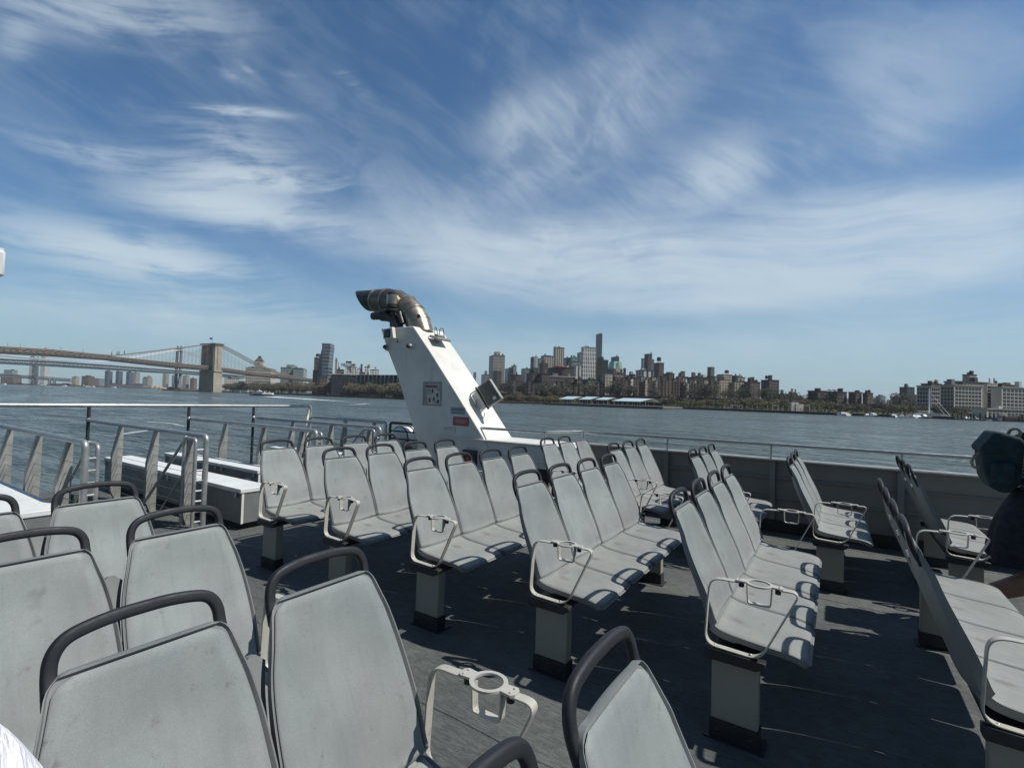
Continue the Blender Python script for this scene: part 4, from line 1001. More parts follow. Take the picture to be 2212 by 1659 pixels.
def U(f, x, y=None):
    ox, oy, s = FR[f]; return ox+x/s if y is None else (ox+x/s, oy+y/s)
def bld(f, x0, x1, y, d, mat, label, lit=.62, name='building', cat='building', yaw=G, tiers=(), tank=(), box=(), roof='roofdark', group=None, base=None, cap=True):
    """block whose outline spans picture columns x0..x1 with its top at row y, d metres away"""
    x0, x1, y = U(f, x0), U(f, x1), U(f, 0, y)[1]; xm = (x0+x1)/2
    P = px(xm, y, d); Wd = (x1-x0)/1.482*d/F_PX; zb = ZG-.5 if base is None else base; H_ = max(3, P.z-zb)
    n1 = Vector((math.cos(yaw), math.sin(yaw), 0)); t1 = Vector((-n1.y, n1.x, 0)); dd = P-CAM; q = dd.dot(RH)/dd.dot(FH)
    w1, w2 = abs(t1.dot(RH)-q*t1.dot(FH)), abs(n1.dot(RH)-q*n1.dot(FH))
    b = min(lit*Wd/max(w1, .05), 2.5*Wd); a = min((Wd-b*w1)/max(w2, .05), 1.6*Wd); a = max(a, .25*Wd)
    o = empty(name, (P.x+FH.x*a*.35, P.y+FH.y*a*.35, zb), yaw); tag(o, label, cat, group)
    mb = MB(); mb.uvs = []; uvbox(mb, a, b, 0, H_); build_uv(mb, 'wall', FM[mat], o)
    if cap:
        mb = MB(); e_ = min(.6, Wd*.02)
        mb.box(-a/2-e_, a/2+e_, -b/2-e_, b/2+e_, H_+.01, H_+.9); mb.build('roof', M[roof], o)
    lat = RH
    k = abs(w1)/(w1*b+w2*a)
    def place(fx):   # fraction across the picture width -> local offset along the lit face
        return (fx-.5)*b*(1 if t1.dot(RH) > 0 else -1)
    for (tx0, tx1, ty, *tm) in tiers:
        tx0, tx1, ty = U(f, tx0), U(f, tx1), U(f, 0, ty)[1]; zt = at_y(P, ty)-zb; ws = (tx1-tx0)/(x1-x0); fx = ((tx0+tx1)/2-x0)/(x1-x0)
        mb = MB(); mb.uvs = []; uvbox(mb, a*min(1, ws*1.1), b*ws, H_+.02, zt, 0, place(fx)); build_uv(mb, 'upper_wall', FM[tm[0] if tm else mat], o)
    for fx, w_, h_ in tank:
        tk = MB(); y_ = place(fx)
        tk.tube([(0, y_, H_+h_*.35), (0, y_, H_+h_*.85)], w_/2, 12); tk.tube([(0, y_, H_+h_*.85), (0, y_, H_+h_)], w_/2, 12, scales=[1.05, .05])
        for sx in (-.3, .3):
            for sy in (-.3, .3): tk.box(sx*w_-.15, sx*w_+.15, y_+sy*w_-.15, y_+sy*w_+.15, H_, H_+h_*.36)
        tk.build('water_tank', M['tankwood'], o)
    for fx, fw, h_ in box:
        mb = MB(); mb.uvs = []; uvbox(mb, a*.5, b*fw, H_+.02, H_+h_, 0, place(fx)); build_uv(mb, 'rooftop_room', FM[mat], o)
    if not tank and not box and cap and name == 'building' and Wd > 9:     # stair heads, plant rooms and vents every roof carries
        rr_ = random.Random(int(x0*7+y)); 
        for _ in range(rr_.randint(1, 3)):
            w_, h_ = Wd*rr_.uniform(.06, .18), rr_.uniform(2, 5.5); yy, xx = rr_.uniform(-.4, .4)*b, rr_.uniform(0, .4)*a
            mb = MB(); mb.box(xx-w_/2, xx+w_/2, yy-w_/2, yy+w_/2, H_+.9, H_+.9+h_); mb.build('rooftop_room', M[rr_.choice(['tankwood', 'rooflight', 'haze_steel', 'tankwood', 'roofdark'])], o)
    o['H'] = H_; o['a'] = a; o['b'] = b
    return o

# --- skyline, left to right --------------------------------------------------
LST = [
 # far bank
 ('z4', -60, 320, 775, 2600, 'red', 'low red brick power station at the far left shore', .6, dict()),
 ('z4', 20, 270, 690, 2700, 'greenglass', 'green roofed hall behind the far left brick power station', .6, dict()),
 ('z4', 485, 655, 455, 2900, 'paleblock', 'left of two tall pale apartment slabs behind the bridges', .5, dict()),
 ('z4', 690, 852, 330, 2900, 'paleblock', 'right and taller of two pale apartment slabs behind the bridges', .5, dict(box=((.6, .5, 14),))),
 ('z4', 1240, 1375, 812, 2500, 'tan', 'small tan block on the far shore left of the wide brown one', .5, dict()),
 ('z4', 1385, 1620, 800, 2500, 'brown', 'wide dark brown block on the far shore above the small ferry', .5, dict(box=((.5, .4, 6),))),
 ('q1', 720, 800, 522, 2800, 'grey', 'low grey far shore block between brown block and glass towers', .5, dict()),
 ('q1', 805, 868, 465, 2500, 'blueglass', 'leftmost of the dark glass towers on the far shore', .4, dict()),
 ('q1', 893, 950, 465, 2520, 'blueglass', 'second dark glass tower on the far shore', .4, dict()),
 ('q1', 975, 1032, 470, 2540, 'blueglass', 'third dark glass tower, touching a pale one', .4, dict()),
 ('q1', 1028, 1085, 476, 2480, 'beige', 'pale tower beside the third dark glass tower', .4, dict()),
 ('q1', 1098, 1180, 516, 2600, 'beige', 'lower beige stepped block on the far shore', .5, dict(tiers=((1148, 1180, 498),))),
 ('q1', 1265, 1317, 486, 2600, 'beige', 'slim beige tower left of the steel bridge leg', .5, dict()),
 ('q1', 1345, 1372, 498, 2600, 'greyglass', 'slim grey tower half hidden by the steel bridge leg', .5, dict()),
 ('q1', 1420, 1475, 500, 2300, 'beige', 'beige slab tower between steel leg and stone tower', .5, dict()),
 ('q1', 1478, 1535, 520, 2300, 'red', 'reddish block just left of the stone tower foot', .5, dict()),
 # behind the stone bridge
 ('z1', 930, 1275, 838, 1500, 'white', 'pale low block under the steel bridge right of the stone tower', .75, dict()),
 ('z1', 1850, 2360, 655, 1450, 'greenglass', 'glassy green apartment block behind the bridge approach', .7, dict(tiers=((1935, 2135, 590),))),
 ('c2', 100, 270, 665, 1440, 'greenglass', 'green grey apartment block left of the brown office slab', .7, dict()),
 ('z5', 250, 510, 490, 1050, 'brown', 'brown office block with roof tank left of the curved glass tower', .55, dict(tank=((.45, 9, 11),))),
 ('z5', 225, 480, 790, 980, 'olive', 'lower dark block at the foot of the brown office block', .6, dict()),
 ('z5', 785, 895, 555, 1150, 'tan', 'tan brick tower right behind the curved glass tower', .4, dict(tiers=((790, 870, 480),), tank=())),
 ('z5', 890, 930, 600, 1200, 'tan', 'thin tan slab beside the tan brick tower', .4, dict()),
 ('z5', 780, 1040, 765, 980, 'olive', 'low olive grey block left of the sign building', .6, dict()),
 ('z5', 410, 650, 945, 900, 'red', 'low red brick block at the foot of the curved glass tower', .7, dict()),
 ('z5', 990, 1320, 705, 1000, 'white', 'white industrial block carrying the WELCOME sign', .8, dict(cap=True, roof='rooflight')),
 ('z5', 1320, 1450, 745, 1010, 'white', 'small white block between sign building and chimney', .7, dict()),
 ('z5', 1475, 1640, 705, 1010, 'white', 'white stepped block just right of the chimney', .6, dict(tiers=((1570, 1680, 640, 'tan'),))),
 ('z5', 1600, 1850, 775, 990, 'white', 'wide white block with dark openings near the funnel', .8, dict(box=((.6, .2, 7),))),
 ('z5', 1360, 1530, 835, 930, 'grey', 'plain grey block above the pillared warehouse', .8, dict()),
 ('z5', 650, 1345, 885, 850, 'black', 'long dark glass building with flat roof on the left shore', .92, dict(roof='rooflight')),
 # centre
 ('c3', 315, 347, 535, 1700, 'grey', 'small far grey block just right of the funnel', .5, dict()),
 ('c3', 385, 460, 552, 1500, 'greyglass', 'low grey glass block left of the tall beige slab', .6, dict(tiers=((418, 442, 516),))),
 ('c3', 456, 598, 384, 1350, 'beige', 'tall beige slab tower with flat rooftop box', .72, dict(tiers=((500, 554, 346, 'tan'),))),
 ('c3', 598, 660, 500, 1450, 'greenglass', 'low green glass block right of the tall beige slab', .6, dict()),
 ('c3', 652, 704, 474, 1440, 'greenglass', 'green glass tower with white lower edge right of the beige slab', .5, dict()),
 ('c3', 744, 822, 500, 1350, 'greyglass', 'grey glass block left of the dark and cream slab pair', .6, dict()),
 ('c3', 822, 862, 398, 1250, 'darkglass', 'dark slab, left half of a dark and cream pair', .3, dict()),
 ('c3', 860, 892, 396, 1240, 'paleblock', 'blank cream slab, right half of the pair', .7, dict()),
 ('c3', 890, 920, 410, 1260, 'greenglass', 'narrow green glass slab beside the cream slab', .6, dict()),
 ('c3', 918, 1035, 388, 1150, 'ornate', 'wide ornate pale block with arched top windows', .7, dict(tiers=((925, 1000, 380),))),
 ('c3', 1030, 1126, 314, 1220, 'ornate', 'tallest ornate pale tower with three arched top bays', .82, dict(tiers=((1040, 1120, 310),))),
 ('c3', 1124, 1172, 404, 1300, 'blueglass', 'dark blue glass block right of the ornate tower', .5, dict()),
 ('c3', 1165, 1245, 400, 1280, 'greenglass', 'pale green glass block with chamfered top', .6, dict()),
 ('c3', 1160, 1278, 438, 1180, 'greenglass', 'lower green glass block with pale cornice', .7, dict()),
 ('c3', 1205, 1276, 472, 1100, 'striped', 'pale ribbed block left of the white gridded tower', .7, dict()),
 ('c3', 1241, 1282, 358, 1350, 'greyglass', 'grey tower peeping out left of the white gridded tower', .4, dict()),
 ('c3', 1276, 1410, 313, 1120, 'grid', 'white gridded tower with rows of tall dark windows', .88, dict()),
 ('c3', 1408, 1440, 430, 1180, 'beige', 'grey stone block right of the gridded tower', .6, dict()),
 ('c3', 1409, 1466, 194, 1700, 'darkglass', 'tallest dark glass skyscraper of the skyline', .5, dict(tiers=((1413, 1462, 190),))),
 ('c3', 1415, 1522, 425, 1080, 'black', 'dark block under the tallest skyscraper', .5, dict(tiers=((1412, 1462, 392),))),
 ('c3', 1545, 1617, 396, 1150, 'darkglass', 'dark glass block with pale curved top behind the green roof', .4, dict()),
 ('c3', 1648, 1673, 498, 980, 'darkbrown', 'brown shoulder block right of the green roofed courthouse', .5, dict()),
 ('c3', 1676, 1760, 558, 900, 'tan', 'small tan block with dark tank left of the brown twin towers', .6, dict(tiers=((1705, 1736, 524, 'brown'),))),
 ('c3', 1808, 1836, 410, 1200, 'greyglass', 'slim grey glass tower left of the tall brown tower', .5, dict()),
 ('c3', 1904, 1922, 420, 1200, 'greyglass', 'slimmest glass tower right of the tall brown tower', .5, dict()),
 ('c3', 1839, 1908, 372, 1000, 'brown', 'tall brown brick tower with dark crown', .55, dict(tiers=((1848, 1900, 367, 'darkbrown'),))),
 ('c3', 1925, 2016, 450, 960, 'brown', 'brown brick tower with small roof spire', .5, dict(tank=((.5, 8, 13),))),
 ('c3', 2010, 2110, 545, 940, 'darkbrown', 'dark brown block with greenish roof right of the spired tower', .5, dict(tiers=((2045, 2100, 527, 'olive'),))),
 ('c4', 212, 335, 655, 900, 'olive', 'dark olive block with domed roof boxes', .5, dict(box=((.3, .25, 8), (.65, .3, 11)))),
 ('c4', 327, 560, 662, 820, 'darkbrown', 'wide dark brown hotel block with heavy cornice', .7, dict(tiers=((350, 392, 608, 'red'),))),
 ('c4', 400, 510, 645, 900, 'grey', 'grey rooftop mass behind the wide dark hotel', .6, dict(box=((.4, .2, 6),))),
 ('c4', 520, 606, 650, 1000, 'darkbrown', 'stepped dark tower with rounded top and crane jib', .5, dict(tiers=((530, 600, 552, 'olive'),))),
 ('c4', 570, 660, 655, 930, 'beige', 'grey beige block between rounded tower and tan complex', .6, dict()),
 ('c4', 632, 790, 632, 850, 'tan', 'tan apartment complex with pale roof, left wing', .6, dict(tank=((.7, 7, 9),), roof='rooflight')),
 ('c4', 778, 912, 660, 840, 'tan', 'tan apartment complex, right wing with grey mansard', .7, dict(tiers=((785, 880, 640, 'grey'),))),
 ('c4', 778, 838, 648, 800, 'darkglass', 'dark glass block set between the two tan wings', .4, dict()),
 ('c4', 628, 740, 684, 760, 'tan', 'lower yellowish front block of the tan complex', .8, dict()),
 ('c4', 780, 905, 702, 750, 'ornate', 'ornate pale front block below the right tan wing', .8, dict()),
 ('c4', 1074, 1084, 705, 760, 'tan', 'narrow beige sliver beside the square brick block', .8, dict()),
 ('c4', 1082, 1267, 690, 660, 'brown', 'square brown brick block with roof tank standing alone', .54, dict(tiers=((1157, 1197, 634, 'darkbrown'),), tank=((.15, 4, 7),))),
 ('c4', 1264, 1292, 790, 640, 'brown', 'low brick annex right of the square brown block', .6, dict()),
 ('c4', 1350, 1430, 806, 760, 'olive', 'low block with bright white roof among trees', .6, dict(roof='rooflight')),
 ('c4', 1560, 1763, 800, 592, 'brown', 'brick apartment block with dark left flank, first of three', .5, dict(box=((.5, .14, 4),))),
 ('c4', 1764, 1956, 810, 586, 'brown', 'brick apartment block, second of three, with two lit wings', .5, dict(box=((.8, .1, 5),))),
 ('c5', 85, 250, 602, 580, 'red', 'brick apartment block, third of three, with dark left flank', .45, dict(box=((.85, .2, 3),))),
 ('c5', 250, 380, 612, 576, 'red', 'reddish brick block with rooftop mast right of the three', .55, dict()),
 ('c5', 410, 528, 648, 1000, 'greenglass', 'low greenish glass block behind dark trees', .6, dict(tiers=((440, 500, 627),))),
 ('c5', 610, 708, 664, 900, 'brown', 'low brown block left of the dark cube', .6, dict(box=((.5, .2, 5),))),
 ('c5', 712, 898, 540, 760, 'darkglass', 'dark glass cube left of the long industrial building', .5, dict()),
 ('c5', 790, 938, 632, 820, 'darkbrown', 'low dark block between cube and industrial building', .6, dict()),
 ('c5', 650, 935, 752, 520, 'tan', 'low tan waterfront building with open frame', .8, dict()),
 # brick front of the heights
 ('c3', 488, 572, 516, 860, 'brown', 'brown tower with pale pyramid cap before the beige slab', .55, dict(cap=True, roof='rooflight')),
 ('c3', 648, 748, 556, 820, 'brown', 'brown brick block with dark overhanging roof', .5, dict()),
 ('c3', 672, 752, 640, 740, 'red', 'low reddish block below the overhanging roof', .6, dict()),
 ('c3', 790, 892, 540, 800, 'brown', 'brown brick block at the left end of the big dark complex', .5, dict(tiers=((828, 905, 490, 'darkbrown'),))),
 ('c3', 888, 1000, 545, 780, 'brown', 'plain brown brick block under the dark complex', .6, dict()),
 ('c3', 905, 985, 455, 860, 'darkbrown', 'dark brown wing with crenellated top', .6, dict()),
 ('c3', 985, 1216, 492, 850, 'darkbrown', 'wide dark brown brick complex with small red roofed pavilion', .7, dict(tiers=((1060, 1112, 470),))),
 ('c3', 960, 1225, 572, 800, 'brown', 'long lower brown wing with row of pale windows', .85, dict(roof='rooflight')),
 ('c3', 1088, 1210, 625, 740, 'darkbrown', 'dark low front block with terraces', .8, dict()),
 ('c3', 1212, 1285, 596, 735, 'red', 'narrow reddish houses under the gridded tower', .6, dict()),
 ('c3', 1285, 1425, 600, 742, 'olive', 'ivy dark low block under the gridded tower', .6, dict(box=((.55, .2, 4), (.8, .1, 4)))),
 ('c3', 1422, 1475, 575, 725, 'darkbrown', 'dark flank house left of the cream apartment tower', .5, dict()),
 ('c3', 1468, 1556, 555, 715, 'tan', 'cream apartment tower with stacked balconies', .75, dict(roof='rooflight')),
 ('c3', 1552, 1642, 568, 760, 'brown', 'brown block with pale cornice right of the cream tower', .7, dict(roof='rooflight')),
 ('c3', 1640, 1780, 592, 740, 'darkbrown', 'dark brown terrace between cream tower and striped tower', .6, dict(box=((.3, .2, 4), (.7, .15, 6)))),
 ('c3', 1766, 1922, 516, 820, 'striped', 'white tower with dark vertical window stripes', .65, dict()),
 ('c3', 1790, 1882, 628, 705, 'red', 'reddish brick house below the striped white tower', .6, dict()),
 ('c4', 905, 1072, 708, 740, 'red', 'red brick mansion block with turrets', .6, dict(box=((.25, .12, 7), (.5, .1, 8), (.85, .12, 4)))),
]
for f, x0, x1, y, d, mat, label, lit, kw in LST: bld(f, x0, x1, y, d, mat, label, lit, **kw)

# red pavilion roof on the dark complex
P = px(U('c3', 1086), U('c3', 0, 470)[1], 845); mb = MB(); mb.tube([(0, 0, -3), (0, 0, -1), (0, 0, 1.5)], 11, 8, scales=[1.1, .8, .2]); mb.tube([(0, 0, -12), (0, 0, -3)], 7, 8); o = mb.build('rooftop_pavilion', M['redroof']); o.location = P; tag(o, 'small red hipped pavilion roof on top of the dark brown complex', 'pavilion')
# curved glass tower
def loft(o, name, mat, secs, N=1):
    mb = MB(); mb.uvs = []; m_ = len(secs[0][1])
    for z, poly in secs: mb.v += [(x, y, z) for x, y in poly]
    for i in range(len(secs)-1):
        u0 = 0
        for k in range(m_):
            l_ = (k+1) % m_; L = math.dist(secs[i][1][k], secs[i][1][l_]); z0, z1 = secs[i][0], secs[i+1][0]
            mb.f.append((i*m_+k, i*m_+l_, (i+1)*m_+l_, (i+1)*m_+k)); mb.uvs.append([(u0, z0), (u0+L, z0), (u0+L, z1), (u0, z1)]); u0 += L
    mb.f.append(tuple((len(secs)-1)*m_+k for k in range(m_))); mb.uvs.append([(0, 0)]*m_)
    return build_uv(mb, name, mat, o)
P = px(U('z5', 640), U('z5', 0, 180)[1], 980); o = empty('building', (P.x, P.y, ZG), math.atan2(RH.y, RH.x)); tag(o, 'curved dark glass tower swelling towards its base', 'building')
H_ = P.z-ZG; w = lambda xx: (xx-640)/7.373/1.482*980/F_PX
facade('band', (.16, .17, .185), (.035, .06, .085), 2.5, 5.2, 1.0, .62, .6)
rows = [(885, 470), (650, 478), (560, 492), (470, 515), (400, 535), (330, 548), (280, 558), (180, 563)]
secs = []
for yy, xl in rows:
    z = (at_y(P, U('z5', 0, yy)[1])-ZG) if yy < 880 else 0; x0, x1 = w(xl), w(768 if yy < 300 else 768-(yy-180)*.045)
    secs.append((z, [(x0, -8), (x0*.2, -14), (x1, -12), (x1, 12), (x0, 12)]))
loft(o, 'wall', FM['band'], secs)
MB().box(w(565), w(766), -11, 11, H_-.4, H_+2).build('roof_screen', M['haze_steel'], o)
# slim chimney
P = px(U('z5', 1458), U('z5', 0, 632)[1], 1000); o = tag(MB().tube([(0, 0, 0), (0, 0, P.z-ZG)], 1.9, 14, scales=[1.15, 1]).build('chimney', M['roofdark'], None), 'dark slim chimney right of the WELCOME sign', 'chimney'); o.location = (P.x, P.y, ZG)
# roof sign reading WELCOME on its frame
P0 = px(U('z5', 985), U('z5', 0, 690)[1], 992); P1 = px(U('z5', 1315), U('z5', 0, 694)[1], 992)
sg = empty('rooftop_sign', P0, math.atan2(P1.y-P0.y, P1.x-P0.x)); tag(sg, 'rooftop sign in big dark red letters reading WELCOME', 'sign')
Ls = (P1-P0).length; lh = Ls/330*68
M['letters'] = paint('sign_red', (.10, .04, .045), .7, bmp=0, grime=0)
for k, ch in enumerate('WELCOME'):
    cu = bpy.data.curves.new('letter', 'FONT'); cu.body = ch; cu.size = lh*1.38; cu.extrude = .15; cu.offset = .10; cu.align_x = 'CENTER'
    o = bpy.data.objects.new('letter', cu); sc.collection.objects.link(o); o.parent = sg; o.rotation_euler = (R(90), 0, 0); o.location = ((k+.5)*Ls/7, 0, 1.0); o.scale = (.92, 1, 1)
    cu.materials.append(M['letters']); bpy.context.view_layer.update(); me = bpy.data.meshes.new_from_object(o.evaluated_get(bpy.context.evaluated_depsgraph_get())); mo = bpy.data.objects.new('sign_letter', me); sc.collection.objects.link(mo); mo.parent = sg; mo.rotation_euler = o.rotation_euler; mo.location = o.location; mo.scale = o.scale; bpy.data.objects.remove(o, do_unlink=True)
fr = MB()
for k in range(15): fr.box(k*Ls/14-.12, k*Ls/14+.12, .4, .64, -1, lh+1)
for z in (.6, lh*.5, lh): fr.box(0, Ls, .4, .6, z, z+.22)
fr.build('sign_frame', M['haze_steel'], sg)
a = px(U('z5', 1085), U('z5', 0, 605)[1], 996); c_ = px(U('z5', 1220), U('z5', 0, 565)[1], 996)
bb = MB(); bb.box(0, (c_-a).to_2d().length, 0, .6, 0, c_.z-a.z); bb = bb.build('billboard', M['roofdark']); bb.location = a; bb.rotation_euler.z = math.atan2(P1.y-P0.y, P1.x-P0.x); tag(bb, 'small dark billboard above the WELCOME sign', 'sign')
MB().box(1, 1.4, .2, .5, -12, 0).build('post', M['haze_steel'], bb); MB().box(9, 9.4, .2, .5, -12, 0).build('post', M['haze_steel'], bb)

# pillared warehouse
a = px(U('z5', 1345), U('z5', 0, 905)[1], 830); b_ = px(1330, 1000+757/3.687*1.0, 760); yw = math.atan2(b_.y-a.y, b_.x-a.x); L = (b_-a).to_2d().length
o = empty('pillared_warehouse', (a.x, a.y, ZG), yw); tag(o, 'dark open warehouse with a row of white pillars', 'building'); hh = a.z-ZG
mb = MB(); mb.uvs = []; uvbox(mb, L, 30, 0, hh, L/2, 17); build_uv(mb, 'wall', FM['black'], o)
MB().box(-1, L+1, -1, 33, hh, hh+1.2).build('roof', M['seawall'], o)
MB().box(L*.42, L*.72, -.8, 1.2, hh*.52, hh*.52+1.0).build('beam', M['paint'] if 'paint' in M else M['cablewhite'], o)
for k in range(15):
    x = k*L/14; s_ = MB(); s_.box(x-.35, x+.35, -.6, .1, 0, hh); s_.prism([(x-.35, hh), (x+2.2, hh), (x+.35, hh-3.5)], -.5, 0, 'y'); s_.build('pillar', M['cablewhite'], o)

# clock-tower building, its windows real openings set in the walls
def windows(o, wallx, y0, y1, z0, z1, nx, nz, fw, fh, mat, face='x'):
    """nx by nz recessed looking panes on the local +x (or -y) wall; one mesh shared by all"""
    dy, dz = (y1-y0)/nx, (z1-z0)/nz; first = None
    for i in range(nx):
        for k in range(nz):
            if first is None:
                m_ = MB()
                if face == 'x': m_.box(0, .12, -dy*fw/2, dy*fw/2, -dz*fh/2, dz*fh/2)
                else: m_.box(-dy*fw/2, dy*fw/2, -.12, 0, -dz*fh/2, dz*fh/2)
                first = m_.build('window', mat, o); q = first
            else:
                q = first.copy(); sc.collection.objects.link(q); CH.setdefault(o.name, []).append(q)
            yy, zz = y0+(i+.5)*dy, z0+(k+.5)*dz
            q.location = (wallx, yy, zz) if face == 'x' else (yy, wallx, zz)
facade('plaincream', (.48, .455, .40), (.5, .47, .4), 90, 90, .01, .01)
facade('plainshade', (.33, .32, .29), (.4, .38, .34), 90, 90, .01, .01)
M['pane'] = paint('dark_window_glass', (.025, .03, .036), .25, bmp=0, grime=0)
o = bld('z1', 1275, 1838, 662, 1480, 'plaincream', 'cream factory block with pyramid-roofed tower behind the bridge approach', .8)
H_, a_, b_ = o['H'], o['a'], o['b']
windows(o, a_/2, -b_/2+1, b_/2-1, H_*.16, H_*.97, 12, 7, .55, .55, M['pane'])
P = px(U('z1', 1540), U('z1', 0, 535)[1], 1480); th = P.z-(ZG-.5); tw = 185/5.53/1.482*1480/F_PX*.75
sgn = 1 if Vector((-math.sin(G), math.cos(G), 0)).dot(RH) > 0 else -1
ty = sgn*((1535-1275)/563-.5)*b_
mb = MB(); mb.uvs = []; uvbox(mb, tw, tw, H_+1, th, a_*.2, ty); build_uv(mb, 'clock_tower', FM['plaincream'], o)
pt = at_y(P, U('z1', 0, 462)[1])-(ZG-.5)
mb = MB(); mb.add([(a_*.2+sx*tw*.52, ty+sy*tw*.52, th) for sx, sy in ((-1, -1), (1, -1), (1, 1), (-1, 1))]+[(a_*.2+sx*tw*.16, ty+sy*tw*.16, pt) for sx, sy in ((-1, -1), (1, -1), (1, 1), (-1, 1))], [(0, 1, 5, 4), (1, 2, 6, 5), (2, 3, 7, 6), (3, 0, 4, 7), (4, 5, 6, 7)]); mb.build('pyramid_roof', M['tankwood'], o)
MB().box(a_*.2-tw*.16, a_*.2+tw*.16, ty-tw*.16, ty+tw*.16, pt, pt+4.5).build('lantern', M['roofdark'], o)
MB().tube([(a_*.2+tw*.5+.1, ty, th-tw*.28), (a_*.2+tw*.5+.3, ty, th-tw*.28)], tw*.13, 16).build('clock_face', M['pane'], o)
windows(o, a_*.2+tw/2, ty-tw*.42, ty+tw*.42, H_+2, th-tw*.5, 3, 4, .5, .5, M['pane'])

# courthouse with green mansard
o = bld('c3', 1516, 1650, 500, 900, 'brown', 'brown courthouse with green copper mansard and pale gable', .6, cap=False)
H_, a_, b_ = o['H'], o['a'], o['b']; P = Vector(o.location); gt = at_y(px(U('c3', 1583), 1150, 900), U('c3', 0, 434)[1])-(ZG-.5)
mb = MB(); mb.uvs = []; uvbox(mb, a_*.98, b_*.98, H_, gt, 0, 0, .80); build_uv(mb, 'mansard_roof', M['copper'], o)
MB().prism([(-b_*.22, H_-6), (b_*.22, H_-6), (b_*.22, H_+1), (0, gt), (-b_*.22, H_+1)], a_*.45, a_*.505, 'x').build('gable', M['stone'], o)

# long industrial building with cupola, wings with real window panes
D_ = 455
def wing(x0, x1, y, d, lab, lit, nx, nz, cols=None, group=None, part_of=None, mat='plaincream', z0=.03):
    o = bld('c5', x0, x1, y, d, mat, lab, lit, group=group, roof='stone')
    H_, a_, b_ = o['H'], o['a'], o['b']
    if lit > .05: windows(o, a_/2, -b_/2+b_*.03, b_/2-b_*.03, H_*z0, H_*.96, nx, nz, .78, .72, M['pane'])
    if cols: windows(o, -b_/2, -a_/2+a_*.04, a_/2-a_*.04, H_*z0, H_*.96, cols, nz, .8, .78, M['pane'], 'y')
    return o
wing(945, 1236, 524, D_+40, 'left wing of the cream industrial building, mostly in shade', .38, 4, 7, 5)
wing(1232, 1752, 520, D_, 'sunlit middle wing of the cream industrial building', .66, 8, 8, 4)
wing(1745, 1900, 500, D_+14, 'taller stair block of the cream industrial building', .9, 5, 9)
wing(1895, 2330, 545, D_+8, 'right wing of the cream industrial building at the picture edge', .92, 8, 8)
bld('c5', 985, 1235, 500, D_+60, 'olive', 'roof storey set back on the left industrial wing', .5)
bld('c5', 1280, 1850, 478, D_+50, 'beige', 'set-back penthouse floor along the industrial roof', .7, tiers=((1470, 1680, 462),))
bld('c5', 1900, 2185, 515, D_+55, 'brown', 'dark set-back floor on the right industrial wing', .7, box=((.4, .3, 3),))
o = bld('c5', 1482, 1658, 388, D_+58, 'plainshade', 'cupola block standing on the industrial roof', .5, tiers=((1525, 1565, 350), (1630, 1656, 372)))
wing(1695, 2330, 812, D_-40, 'long low white building with window band at the right waterfront', .92, 12, 3, mat='plaincream')

# rowhouses of the heights: narrow houses, each its own colour
mats = ['brown', 'red', 'darkbrown', 'ornate', 'white', 'tan', 'brown', 'darkbrown', 'olive', 'red']
looks = {'brown': 'brown', 'red': 'reddish', 'darkbrown': 'dark brown', 'ornate': 'pale stone', 'white': 'white fronted', 'tan': 'tan', 'olive': 'ivy green'}
x = 1975; k = 0
while x < 2300:
    w_ = rnd.uniform(7, 13); yt = 1215+(x-1975)*.045+rnd.uniform(-6, 7); d = 712+rnd.uniform(-12, 15); mt = mats[rnd.randrange(10)]
    bld('F', x, x+w_, yt, d, mt, 'narrow %s rowhouse on the heights above the piers' % looks[mt], .75, name='rowhouse', cat='house', group='rowhouses on the heights, ' + looks[mt], box=((.5, .3, 2.5),) if rnd.random() < .4 else ())
    x += w_*rnd.uniform(.85, 1.1)
x = 1965
while x < 2290:
    w_ = rnd.uniform(12, 22); yt = 1200+(x-1965)*.05+rnd.uniform(-6, 8); mt = mats[rnd.randrange(10)]
    bld('F', x, x+w_, yt, 780+rnd.uniform(-10, 30), mt, '%s house in the upper row of the heights' % looks[mt], .7, name='rowhouse', cat='house', group='upper row of the heights, ' + looks[mt])
    x += w_
x = 1640
while x < 1975:
    w_ = rnd.uniform(10, 20); yt = 1226+(x-1640)*.02+rnd.uniform(-7, 6); mt = mats[rnd.randrange(10)] if rnd.random() < .8 else 'darkbrown'
    if mt in ('white', 'ornate', 'tan') and rnd.random() < .5: mt = 'brown'
    bld('F', x, x+w_, yt, 722+rnd.uniform(-10, 10), mt, '%s house in the waterfront row below the towers' % looks[mt], .7, name='rowhouse', cat='house', group='waterfront row below the towers, ' + looks[mt])
    x += w_*1.05
for i, (x0, x1, y, mt) in enumerate(((0, 90, 1242, 'brown'), (90, 150, 1238, 'grey'), (150, 235, 1243, 'darkbrown'), (235, 330, 1244, 'brown'), (330, 470, 1245, 'grey'), (470, 560, 1245, 'brown'))):
    bld('F', x0, x1, y-14+8*(i % 2), 2450, mt, ('long low %s sheds on the far shore, number %s from the left' % (looks.get(mt, 'grey'), ['one', 'two', 'three', 'four', 'five', 'six'][i])).replace('number one from the left', 'at the left edge').replace('number six from the left', 'beside the steel leg').replace('number two from the left', 'under the pale slabs').replace('number three from the left', 'right of the pale slabs').replace('number four from the left', 'under the wide brown block').replace('number five from the left', 'under the glass towers'), .8)
